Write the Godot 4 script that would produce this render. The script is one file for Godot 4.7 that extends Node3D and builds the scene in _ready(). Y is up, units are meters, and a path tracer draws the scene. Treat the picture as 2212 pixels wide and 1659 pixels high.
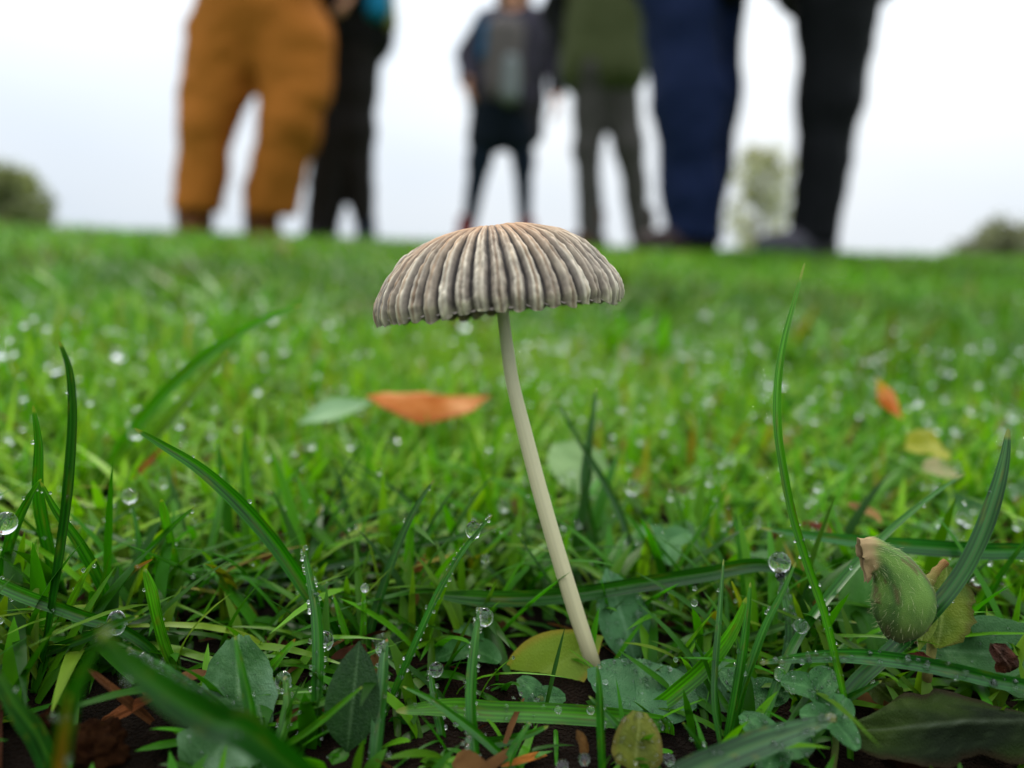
extends Node3D

# The photograph's frame measured on a 2212 x 1659 grid; lens 55 degrees tall.
const F := 1593.0
const CX := 1106.0
const CY := 829.5
const TILT := -10.26
const ROLL := 2.7

var eye := Transform3D()
var rng := RandomNumberGenerator.new()
var n1 := FastNoiseLite.new()
var n2 := FastNoiseLite.new()
var M := {}
var unit_bead: ArrayMesh
var unit_drop: ArrayMesh
var used := {}

# ---------------------------------------------------------------- helpers
func rnd(a: float, b: float) -> float:
	return rng.randf_range(a, b)

func at(px: float, py: float, d: float) -> Vector3:
	return eye * Vector3((px - CX) / F * d, (CY - py) / F * d, -d)

func ray(px: float, py: float) -> Vector3:
	return eye.basis * Vector3((px - CX) / F, (CY - py) / F, -1.0)

func upright(px: float, py: float, dist: float) -> Vector3:
	var v := ray(px, py)
	return eye.origin + v * (dist / -v.z)

func ground(x: float, z: float) -> float:
	var r := sqrt(x * x + z * z)
	var h := (0.047 + 0.018 * clampf(x, -3.0, 3.0)) * smoothstep(0.35, 2.6, -z)
	var s := maxf(0.0, r - 4.8)
	h -= 6.0 * (1.0 - exp(-s / 100.0))
	var fine := n1.get_noise_2d(x * 60.0, z * 60.0) * 0.0022 + n2.get_noise_2d(x * 260.0, z * 260.0) * 0.0008
	h += fine * (1.0 - smoothstep(0.5, 2.0, r))
	h += n1.get_noise_2d(x * 3.0, z * 3.0) * 0.012 * smoothstep(0.3, 1.5, r) * (1.0 - smoothstep(4.0, 9.0, r))
	return h

func on_ground(px: float, py: float) -> Vector3:
	var v := ray(px, py)
	var y := 0.0
	var p := eye.origin
	for i in 4:
		p = eye.origin + v * ((y - eye.origin.y) / v.y)
		y = ground(p.x, p.z)
	return p

func numbered(called: String) -> String:
	used[called] = used.get(called, 0) + 1
	return called if used[called] == 1 else "%s_%03d" % [called, used[called] - 1]

func tag(o: Node3D, label: String, category: String, group := "", kind := "") -> Node3D:
	o.set_meta("label", label)
	o.set_meta("category", category)
	if group != "": o.set_meta("group", group)
	if kind != "": o.set_meta("kind", kind)
	return o

func obj(called: String, mesh: Mesh, m: Material, parent: Node3D = null) -> MeshInstance3D:
	var o := MeshInstance3D.new()
	o.mesh = mesh
	o.material_override = m
	if parent == null:
		o.name = numbered(called)
		add_child(o, true)
	else:
		o.name = called
		parent.add_child(o, true)
	return o

func thing(called: String, label: String, category: String, where: Vector3, group := "") -> Node3D:
	var o := Node3D.new()
	o.name = numbered(called)
	add_child(o, true)
	o.position = where
	tag(o, label, category, group)
	return o

func scatter(called: String, mesh: Mesh, m: Material, xf: Array, tint: Array, parent: Node3D = null) -> MultiMeshInstance3D:
	var mm := MultiMesh.new()
	mm.transform_format = MultiMesh.TRANSFORM_3D
	mm.use_colors = not tint.is_empty()
	mm.mesh = mesh
	mm.instance_count = xf.size()
	for i in xf.size():
		mm.set_instance_transform(i, xf[i])
	for i in tint.size():
		mm.set_instance_color(i, tint[i])
	var o := MultiMeshInstance3D.new()
	o.multimesh = mm
	o.material_override = m
	if parent == null:
		o.name = numbered(called)
		add_child(o, true)
	else:
		o.name = called
		parent.add_child(o, true)
	o.set_meta("kind", "stuff")
	return o

# a sheet of nc columns; front faces run clockwise seen from the side that the normals point to
func grid(P: PackedVector3Array, nc: int, C := PackedColorArray(), wrap := false, flip := false) -> ArrayMesh:
	var nr := P.size() / nc
	var N := PackedVector3Array()
	N.resize(P.size())
	var I := PackedInt32Array()
	var last := nc if wrap else nc - 1
	I.resize((nr - 1) * last * 6)
	var k := 0
	for r in nr - 1:
		for c in last:
			var a := r * nc + c
			var b := r * nc + (c + 1) % nc
			var d := a + nc
			var e := b + nc
			if flip:
				var t := a; a = b; b = t
				t = d; d = e; e = t
			var n := (P[d] - P[b]).cross(P[e] - P[a])
			N[a] += n; N[b] += n; N[d] += n; N[e] += n
			I[k] = a; I[k + 1] = b; I[k + 2] = d; I[k + 3] = b; I[k + 4] = e; I[k + 5] = d
			k += 6
	for i in N.size():
		N[i] = N[i].normalized()
	var arr := []
	arr.resize(Mesh.ARRAY_MAX)
	arr[Mesh.ARRAY_VERTEX] = P
	arr[Mesh.ARRAY_NORMAL] = N
	if C.size() == P.size(): arr[Mesh.ARRAY_COLOR] = C
	arr[Mesh.ARRAY_INDEX] = I
	var me := ArrayMesh.new()
	me.add_surface_from_arrays(Mesh.PRIMITIVE_TRIANGLES, arr)
	return me

func merge(meshes: Array) -> ArrayMesh:
	var P := PackedVector3Array(); var N := PackedVector3Array(); var C := PackedColorArray(); var I := PackedInt32Array()
	for me in meshes:
		var a: Array = (me as ArrayMesh).surface_get_arrays(0)
		var off := P.size()
		P.append_array(a[Mesh.ARRAY_VERTEX]); N.append_array(a[Mesh.ARRAY_NORMAL])
		if a[Mesh.ARRAY_COLOR] != null: C.append_array(a[Mesh.ARRAY_COLOR])
		for i in a[Mesh.ARRAY_INDEX]: I.append(i + off)
	var arr := []
	arr.resize(Mesh.ARRAY_MAX)
	arr[Mesh.ARRAY_VERTEX] = P
	arr[Mesh.ARRAY_NORMAL] = N
	if C.size() == P.size(): arr[Mesh.ARRAY_COLOR] = C
	arr[Mesh.ARRAY_INDEX] = I
	var out := ArrayMesh.new()
	out.add_surface_from_arrays(Mesh.PRIMITIVE_TRIANGLES, arr)
	return out

func spline(p: Array, t: float) -> Vector3:
	var n := p.size() - 1
	var x := clampf(t, 0.0, 1.0) * n
	var i := mini(int(x), n - 1)
	var f := x - i
	var p0: Vector3 = p[maxi(i - 1, 0)]
	var p1: Vector3 = p[i]
	var p2: Vector3 = p[i + 1]
	var p3: Vector3 = p[mini(i + 2, n)]
	return p1.cubic_interpolate(p2, p0, p3, f)

func lerps(a: Array, t: float) -> float:
	var n := a.size() - 1
	var x := clampf(t, 0.0, 1.0) * n
	var i := mini(int(x), n - 1)
	return cubic_interpolate(a[i], a[i + 1], a[maxi(i - 1, 0)], a[mini(i + 2, n)], x - i)

# a round tube along points with radii; colour per row
func tube(p: Array, rad: Array, ca: Color, cb: Color, rows := 24, sides := 12, rough := 0.0, streak := 0.0) -> ArrayMesh:
	var P := PackedVector3Array(); var C := PackedColorArray()
	var side := Vector3.RIGHT
	for i in rows + 1:
		var t := float(i) / rows
		var c := spline(p, t)
		var T := (spline(p, t + 0.01) - spline(p, t - 0.01)).normalized()
		side = (side - T * side.dot(T)).normalized()
		var up := T.cross(side)
		var r := lerps(rad, t)
		for k in sides:
			var a := TAU * k / sides
			var rr := r * (1.0 + rough * n1.get_noise_3d(cos(a) * 40.0, sin(a) * 40.0, t * 200.0))
			P.append(c + (side * cos(a) + up * sin(a)) * rr)
			C.append(ca.lerp(cb, t) * (1.0 + streak * n1.get_noise_3d(cos(a) * 160.0, sin(a) * 160.0, t * 30.0)))
	for e in 2:   # close the ends
		var c: Vector3 = p[0] if e == 0 else p[p.size() - 1]
		var row := PackedVector3Array(); var rc := PackedColorArray()
		for k in sides:
			row.append(c); rc.append(ca if e == 0 else cb)
		if e == 0:
			row.append_array(P); P = row
			rc.append_array(C); C = rc
		else:
			P.append_array(row); C.append_array(rc)
	return grid(P, sides, C, true, false)

func ball(seg: int, rings: int) -> ArrayMesh:
	var s := SphereMesh.new()
	s.radius = 1.0; s.height = 2.0
	s.radial_segments = seg; s.rings = rings
	var out := ArrayMesh.new()
	out.add_surface_from_arrays(Mesh.PRIMITIVE_TRIANGLES, s.get_mesh_arrays())
	return out

func noise_tex(freq: float, size: int, seed_: int, normal := false, strength := 4.0) -> NoiseTexture2D:
	var t := NoiseTexture2D.new()
	var n := FastNoiseLite.new()
	n.seed = seed_; n.frequency = freq; n.fractal_octaves = 4
	n.noise_type = FastNoiseLite.TYPE_SIMPLEX_SMOOTH
	t.noise = n; t.width = size; t.height = size; t.seamless = true
	t.as_normal_map = normal; t.bump_strength = strength
	return t

func mat(rough: float, back := Color.BLACK, tinted := true, color := Color.WHITE) -> StandardMaterial3D:
	var m := StandardMaterial3D.new()
	m.albedo_color = color
	m.roughness = rough
	m.vertex_color_use_as_albedo = tinted
	m.vertex_color_is_srgb = tinted
	m.cull_mode = BaseMaterial3D.CULL_DISABLED
	if back != Color.BLACK:
		m.backlight_enabled = true
		m.backlight = back
	return m

func relief(m: StandardMaterial3D, t: Texture2D, per_metre: float, centimetres: float) -> StandardMaterial3D:
	m.heightmap_enabled = true
	m.heightmap_texture = t
	m.heightmap_scale = centimetres
	m.uv1_triplanar = true
	m.uv1_scale = Vector3.ONE * per_metre
	return m

func materials() -> void:
	var grain := noise_tex(0.05, 512, 5)
	M.blade = mat(0.34, Color(0.74, 0.86, 0.26))
	M.blade.metallic_specular = 0.4
	M.lawn = mat(0.42, Color(0.86, 0.95, 0.32))
	M.lawn.metallic_specular = 0.27
	M.leaf = relief(mat(0.58, Color(0.62, 0.75, 0.35)), grain, 120.0, 0.012)
	M.leaf.metallic_specular = 0.38
	M.dry = relief(mat(0.75, Color(0.5, 0.4, 0.25)), grain, 150.0, 0.02)
	M.dry.metallic_specular = 0.25
	M.soil = relief(mat(0.9), grain, 60.0, 0.12)
	M.soil.metallic_specular = 0.2
	M.clod = relief(mat(0.95), grain, 220.0, 0.06)
	M.clod.metallic_specular = 0.12
	M.cap = relief(mat(0.78, Color(0.25, 0.23, 0.2)), grain, 420.0, 0.009)
	M.stem = relief(mat(0.55, Color(0.6, 0.58, 0.42)), grain, 200.0, 0.002)
	M.bud = relief(mat(0.75, Color(0.4, 0.42, 0.25)), grain, 260.0, 0.012)
	M.hair_fine = mat(0.6, Color(0.6, 0.6, 0.5))
	M.bark = mat(0.9)
	M.crown = mat(0.6, Color(0.8, 0.82, 0.55))
	var w := StandardMaterial3D.new()
	w.transparency = BaseMaterial3D.TRANSPARENCY_ALPHA
	w.albedo_color = Color(1, 1, 1, 0.0)
	w.roughness = 0.0
	w.refraction_enabled = true
	w.refraction_scale = 0.033
	w.metallic_specular = 0.5
	M.water = w

func cloth(color: Color, rough := 0.85) -> StandardMaterial3D:
	var m := mat(rough, Color.BLACK, false, color)
	if not M.has("weave"): M.weave = noise_tex(0.03, 512, 9)
	m.metallic_specular = 0.3
	return relief(m, M.weave, 6.0, 0.3)

# ---------------------------------------------------------------- soft bodies: capsules joined by a smooth minimum, meshed as surface nets
func blob(acc: Dictionary, bones: Array, cell: float, k: float, wrinkle := 0.0, wfreq := 9.0, cut := -1e9) -> void:
	var lo := Vector3.ONE * 1e9
	var hi := -lo
	for b in bones:
		var r: float = maxf(b[2], b[3]) + k + cell * 2.0
		lo = lo.min((b[0] as Vector3).min(b[1]) - Vector3.ONE * r)
		hi = hi.max((b[0] as Vector3).max(b[1]) + Vector3.ONE * r)
	var nx := int((hi.x - lo.x) / cell) + 2
	var ny := int((hi.y - lo.y) / cell) + 2
	var nz := int((hi.z - lo.z) / cell) + 2
	var f := PackedFloat32Array()
	f.resize(nx * ny * nz)
	f.fill(1.0)
	for b in bones:
		var A: Vector3 = b[0]
		var B: Vector3 = b[1]
		var ra: float = b[2]
		var rb: float = b[3]
		var r := maxf(ra, rb) + k + cell * 1.5
		var l := (A.min(B) - Vector3.ONE * r - lo) / cell
		var h := (A.max(B) + Vector3.ONE * r - lo) / cell
		var ba := B - A
		var l2 := maxf(ba.length_squared(), 1e-12)
		for z in range(maxi(0, int(l.z)), mini(nz, int(h.z) + 2)):
			for y in range(maxi(0, int(l.y)), mini(ny, int(h.y) + 2)):
				var at_ := (z * ny + y) * nx
				for x in range(maxi(0, int(l.x)), mini(nx, int(h.x) + 2)):
					var pa := lo + Vector3(x, y, z) * cell - A
					var t := clampf(pa.dot(ba) / l2, 0.0, 1.0)
					var d := (pa - ba * t).length() - lerpf(ra, rb, t)
					var o := f[at_ + x]
					var q := maxf(k - absf(d - o), 0.0) / k
					f[at_ + x] = minf(d, o) - q * q * k * 0.25
	if wrinkle > 0.0:
		for z in nz:
			for y in ny:
				for x in nx:
					var i := (z * ny + y) * nx + x
					if absf(f[i]) < cell * 2.5 + wrinkle:
						var p := lo + Vector3(x, y, z) * cell
						f[i] += wrinkle * n2.get_noise_3d(p.x * wfreq * 60.0 + p.y * wfreq * 25.0, p.y * wfreq * 75.0 - p.x * wfreq * 30.0, p.z * wfreq * 50.0)
	if cut > -1e8:     # a straight hem
		for z in nz:
			for y in ny:
				var under := cut - (lo.y + y * cell)
				for x in nx:
					var i := (z * ny + y) * nx + x
					f[i] = maxf(f[i], under)
	var id := {}
	var P: PackedVector3Array = acc.get("P", PackedVector3Array())
	var I: PackedInt32Array = acc.get("I", PackedInt32Array())
	var sx := 1
	var sy := nx
	var sz := nx * ny
	var off := [0, sx, sy, sx + sy, sz, sx + sz, sy + sz, sx + sy + sz]
	var edges := [[0, 1], [2, 3], [4, 5], [6, 7], [0, 2], [1, 3], [4, 6], [5, 7], [0, 4], [1, 5], [2, 6], [3, 7]]
	for z in nz - 1:
		for y in ny - 1:
			for x in nx - 1:
				var i := z * sz + y * sy + x
				var s := f[i] < 0.0
				if s == (f[i + 1] < 0.0) and s == (f[i + sy] < 0.0) and s == (f[i + sz] < 0.0) and s == (f[i + sx + sy] < 0.0) and s == (f[i + sx + sz] < 0.0) and s == (f[i + sy + sz] < 0.0) and s == (f[i + sx + sy + sz] < 0.0):
					continue
				var sum := Vector3.ZERO
				var n := 0
				for e in edges:
					var a: float = f[i + off[e[0]]]
					var b: float = f[i + off[e[1]]]
					if (a < 0.0) != (b < 0.0):
						var t := a / (a - b)
						var c0 := Vector3(e[0] & 1, (e[0] >> 1) & 1, e[0] >> 2)
						var c1 := Vector3(e[1] & 1, (e[1] >> 1) & 1, e[1] >> 2)
						sum += c0.lerp(c1, t)
						n += 1
				id[i] = P.size()
				P.append(lo + (Vector3(x, y, z) + sum / n) * cell)
	for i in id:
		var s := f[i] < 0.0
		# edges that start at this corner along x, y, z
		if s != (f[i + sx] < 0.0) and id.has(i - sy) and id.has(i - sz) and id.has(i - sy - sz):
			quad(I, id[i], id[i - sy], id[i - sy - sz], id[i - sz], s)
		if s != (f[i + sy] < 0.0) and id.has(i - sx) and id.has(i - sz) and id.has(i - sx - sz):
			quad(I, id[i], id[i - sz], id[i - sx - sz], id[i - sx], s)
		if s != (f[i + sz] < 0.0) and id.has(i - sx) and id.has(i - sy) and id.has(i - sx - sy):
			quad(I, id[i], id[i - sx], id[i - sx - sy], id[i - sy], s)
	acc.P = P
	acc.I = I

func quad(I: PackedInt32Array, a: int, b: int, c: int, d: int, s: bool) -> void:
	if s:
		I.append_array(PackedInt32Array([a, c, b, a, d, c]))
	else:
		I.append_array(PackedInt32Array([a, b, c, a, c, d]))

func skin(acc: Dictionary, origin := Vector3.ZERO) -> ArrayMesh:
	var P: PackedVector3Array = acc.P
	var I: PackedInt32Array = acc.I
	var N := PackedVector3Array()
	N.resize(P.size())
	for k in range(0, I.size(), 3):
		var n := (P[I[k + 2]] - P[I[k]]).cross(P[I[k + 1]] - P[I[k]])
		N[I[k]] += n; N[I[k + 1]] += n; N[I[k + 2]] += n
	for i in P.size():
		N[i] = N[i].normalized()
		P[i] -= origin
	var arr := []
	arr.resize(Mesh.ARRAY_MAX)
	arr[Mesh.ARRAY_VERTEX] = P
	arr[Mesh.ARRAY_NORMAL] = N
	arr[Mesh.ARRAY_INDEX] = I
	var me := ArrayMesh.new()
	me.add_surface_from_arrays(Mesh.PRIMITIVE_TRIANGLES, arr)
	return me

func soft(called: String, bones: Array, cell: float, k: float, m: Material, parent: Node3D, wrinkle := 0.0, wfreq := 9.0, cut := -1e9) -> MeshInstance3D:
	var acc := {}
	blob(acc, bones, cell, k, wrinkle, wfreq, cut)
	return obj(called, skin(acc, parent.position), m, parent)

# ---------------------------------------------------------------- people
# joints by name, given in the frame's grid with the distance of the person (and a step back); what lies above the frame follows from the body's proportions
func person(s: Dictionary) -> Node3D:
	var D: float = s.dist
	var J := {}
	for k in s.joints:
		var a: Array = s.joints[k]
		J[k] = upright(a[0], a[1], D + (a[2] if a.size() > 2 else 0.0))
	for k in ["al", "ar"]:
		J[k].y = ground(J[k].x, J[k].z) + 0.095
	var up := Vector3.UP
	var fw := Vector3(sin(s.get("turn", 0.0)), 0, cos(s.get("turn", 0.0)))
	var right := up.cross(fw)     # towards the picture's right when the person faces the camera
	var hip: Vector3 = (J.hl + J.hr) * 0.5
	var sh: float = s.get("height", 1.74)
	var base := Vector3(hip.x, ground(hip.x, (J.al.z + J.ar.z) * 0.5), (J.al.z + J.ar.z) * 0.5)
	var H := func(k: String, v: Vector3) -> Vector3: return J[k] if J.has(k) else v
	var chest_y := base.y + sh * 0.815
	J.sl = H.call("sl", Vector3(hip.x, chest_y, hip.z) - right * sh * 0.105)
	J.sr = H.call("sr", Vector3(hip.x, chest_y, hip.z) + right * sh * 0.105)
	var mid: Vector3 = (J.sl + J.sr) * 0.5
	J.el = H.call("el", J.sl - right * 0.07 - up * sh * 0.175 - fw * 0.03)
	J.er = H.call("er", J.sr + right * 0.07 - up * sh * 0.175 - fw * 0.03)
	J.wl = H.call("wl", J.el - up * sh * 0.12 + fw * 0.09 + right * 0.03)
	J.wr = H.call("wr", J.er - up * sh * 0.12 + fw * 0.09 - right * 0.03)
	J.hd = H.call("hd", mid + up * sh * 0.135 + fw * 0.03)
	var root := thing("person", s.label, "person", base, "people standing on the lawn behind the mushroom")
	# body: trunk and limbs, then the head and each hand on finer grids, all in one mesh
	var acc := {}
	var core := [
		[J.hl, J.hr, 0.095, 0.095], [hip, mid - up * 0.08, 0.105, 0.12], [J.sl, J.sr, 0.055, 0.055], [mid, J.hd - up * 0.06, 0.062, 0.052],
		[J.sl, J.el, 0.048, 0.04], [J.el, J.wl, 0.04, 0.028], [J.sr, J.er, 0.048, 0.04], [J.er, J.wr, 0.04, 0.028],
		[J.hl, J.kl, minf(0.082, s.legs[0][0] * 0.75), minf(0.055, s.legs[0][1] * 0.75)], [J.kl, J.al, minf(0.05, s.legs[0][1] * 0.7), minf(0.036, s.legs[0][2] * 0.6)], [J.hr, J.kr, minf(0.082, s.legs[1][0] * 0.75), minf(0.055, s.legs[1][1] * 0.75)], [J.kr, J.ar, minf(0.05, s.legs[1][1] * 0.7), minf(0.036, s.legs[1][2] * 0.6)],
	]
	blob(acc, core, 0.018, 0.03)
	var hd: Vector3 = J.hd
	var head := [
		[hd + up * 0.035 - fw * 0.012, hd + up * 0.02 + fw * 0.01, 0.082, 0.08], [hd - up * 0.03 + fw * 0.025, hd - up * 0.075 + fw * 0.05, 0.06, 0.036],
		[hd + up * 0.025 + fw * 0.085, hd - up * 0.022 + fw * 0.108, 0.008, 0.012], [hd - up * 0.022 + fw * 0.1 - right * 0.011, hd - up * 0.022 + fw * 0.1 + right * 0.011, 0.008, 0.008],
		[hd + up * 0.04 + fw * 0.076 - right * 0.04, hd + up * 0.04 + fw * 0.076 + right * 0.04, 0.012, 0.012],
		[hd - up * 0.05 + fw * 0.083 - right * 0.017, hd - up * 0.05 + fw * 0.083 + right * 0.017, 0.007, 0.007], [hd - up * 0.06 + fw * 0.08 - right * 0.014, hd - up * 0.06 + fw * 0.08 + right * 0.014, 0.008, 0.008],
		[hd - right * 0.082 + up * 0.02, hd - right * 0.078 - up * 0.02, 0.014, 0.01], [hd + right * 0.082 + up * 0.02, hd + right * 0.078 - up * 0.02, 0.014, 0.01],
		[hd - up * 0.05 - fw * 0.01, mid + up * 0.03, 0.055, 0.06],
	]
	blob(acc, head, 0.007, 0.018)
	for e in 2:
		var w: Vector3 = J.wl if e == 0 else J.wr
		var el: Vector3 = J.el if e == 0 else J.er
		var dir := (w - el).normalized()
		var inward := right if e == 0 else -right
		blob(acc, hand(w, dir, inward, fw), 0.0045, 0.006)
	obj("body", skin(acc, base), cloth(s.get("skin", Color(0.78, 0.56, 0.45)), 0.55), root)
	var eye_mat := mat(0.2, Color.BLACK, false, Color(0.12, 0.1, 0.09))
	for e in [-1, 1]:
		var ac := {}
		blob(ac, [[hd + up * 0.018 + fw * 0.081 + right * 0.032 * e, hd + up * 0.018 + fw * 0.0815 + right * 0.032 * e, 0.0085, 0.0085]], 0.004, 0.002)
		obj("eye", skin(ac, base), eye_mat, root)
	var hair := [[hd + up * 0.05 - fw * 0.03, hd + up * 0.045 - fw * 0.01, 0.09, 0.088], [hd + up * 0.07 + fw * 0.03, hd + up * 0.02 - fw * 0.05, 0.06, 0.07]]
	if s.get("long_hair", false):
		hair += [[hd + right * 0.06 - fw * 0.03, mid + right * 0.06 - fw * 0.06 + up * 0.02, 0.045, 0.035], [hd - right * 0.06 - fw * 0.03, mid - right * 0.06 - fw * 0.06 + up * 0.02, 0.045, 0.035]]
	soft("hair", hair, 0.012, 0.03, cloth(s.get("hair", Color(0.2, 0.14, 0.1)), 0.6), root, 0.004, 12.0)
	# trousers
	var tl: Array = s.legs[0]
	var tr: Array = s.legs[1]
	var tro: Color = s.trousers
	var waist := mid.lerp(hip, 0.72)
	var legs := [[J.hl, J.kl, tl[0], tl[1]], [J.kl, J.al - up * 0.06, tl[1], tl[2]], [J.hr, J.kr, tr[0], tr[1]], [J.kr, J.ar - up * 0.06, tr[1], tr[2]], [J.hl, J.hr, tl[0] * 0.95, tr[0] * 0.95], [hip, waist, s.get("waist", 0.14), s.get("waist", 0.14)]]
	legs += bones_of(s.get("more_trousers", []), D)
	soft("trousers", legs, 0.016, 0.05, cloth(tro), root, s.get("wrinkle", 0.012), s.get("wrinkle_size", 4.0), maxf(J.al.y, J.ar.y) - 0.05 + s.get("cuff", 0.0))
	# jacket with its sleeves
	var jr: float = s.get("jacket_radius", 0.15)
	var jk := [[J.sl, J.sr, 0.075, 0.075], [mid - up * 0.07 - right * 0.07, hip - right * 0.07 + up * s.get("hem", 0.0), jr, jr * 1.03], [mid - up * 0.07 + right * 0.07, hip + right * 0.07 + up * s.get("hem", 0.0), jr, jr * 1.03]]
	jk += bones_of(s.get("more_jacket", []), D)
	soft("jacket", jk, 0.018, 0.05, cloth(s.jacket), root, 0.012, 3.5)
	for e in 2:
		var sv: Array = [J.sl, J.el, J.wl] if e == 0 else [J.sr, J.er, J.wr]
		var sr: float = s.get("sleeve", 0.065)
		var dir: Vector3 = (sv[2] - sv[1]).normalized()
		soft("sleeve", [[sv[0], sv[1], sr * 1.12, sr], [sv[1], sv[2] - dir * 0.02, sr, sr * 0.78]], 0.016, 0.03, cloth(s.get("sleeves", s.jacket)), root, 0.008, 5.0)
	# boots: shaft, foot and sole
	for e in 2:
		var a: Vector3 = J.al if e == 0 else J.ar
		var g := a - up * 0.095
		var ta: float = s.toes[e]
		var toe := Vector3(sin(ta), 0, cos(ta))
		soft("boot", [[a + up * s.get("shaft", 0.05), g + up * 0.07, 0.052 * s.get("boot_size", 1.0), 0.05 * s.get("boot_size", 1.0)], [g + up * 0.045 - toe * 0.04, g + up * 0.042 + toe * 0.05, 0.042, 0.05], [g + up * 0.042 + toe * 0.05, g + up * 0.036 + toe * 0.15, 0.05, 0.036]], 0.011, 0.02, cloth(s.boots[e], 0.6), root, 0.003, 9.0)
		soft("sole", [[g + up * 0.012 - toe * 0.05, g + up * 0.012 + toe * 0.06, 0.02, 0.022], [g + up * 0.012 + toe * 0.06, g + up * 0.012 + toe * 0.16, 0.022, 0.018]], 0.008, 0.02, cloth(Color(0.16, 0.15, 0.14), 0.8), root)
	return root

func bones_of(list: Array, D: float) -> Array:
	var out := []
	for b in list:   # [x, y, back, x, y, back, radius, radius]
		out.append([upright(b[0], b[1], D + b[2]), upright(b[3], b[4], D + b[5]), b[6], b[7]])
	return out

func hand(w: Vector3, dir: Vector3, inward: Vector3, fw: Vector3) -> Array:
	var across := (fw - dir * fw.dot(dir)).normalized()     # from the little finger to the index finger
	var palm := inward - dir * inward.dot(dir) - across * inward.dot(across)
	palm = palm.normalized() if palm.length() > 0.1 else dir.cross(across).normalized()
	var out := [[w - dir * 0.02, w + dir * 0.015, 0.026, 0.023]]
	var reach := [0.066, 0.076, 0.071, 0.057]
	for i in 4:
		var o := across * (0.027 - 0.018 * i)
		var k := w + dir * (0.088 - 0.004 * absf(i - 1.0)) + o
		out.append([w + dir * 0.02 + o * 0.7, k, 0.0135, 0.0105])
		var p := k
		var d := dir
		for j in 3:
			d = (d + palm * (0.22 + 0.16 * j)).normalized()
			var l: float = reach[i] * [0.45, 0.31, 0.24][j]
			out.append([p, p + d * l, 0.0092 - 0.0008 * j, 0.0086 - 0.0008 * j])
			p += d * l
	var t0 := w + dir * 0.025 + across * 0.024
	var t1 := t0 + (dir * 0.5 + across * 0.7 + palm * 0.35).normalized() * 0.04
	out.append([w + dir * 0.01 + across * 0.012, t0, 0.014, 0.013])
	out.append([t0, t1, 0.0125, 0.0105])
	out.append([t1, t1 + (dir * 0.85 + across * 0.3 + palm * 0.35).normalized() * 0.032, 0.0105, 0.008])
	return out

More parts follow.
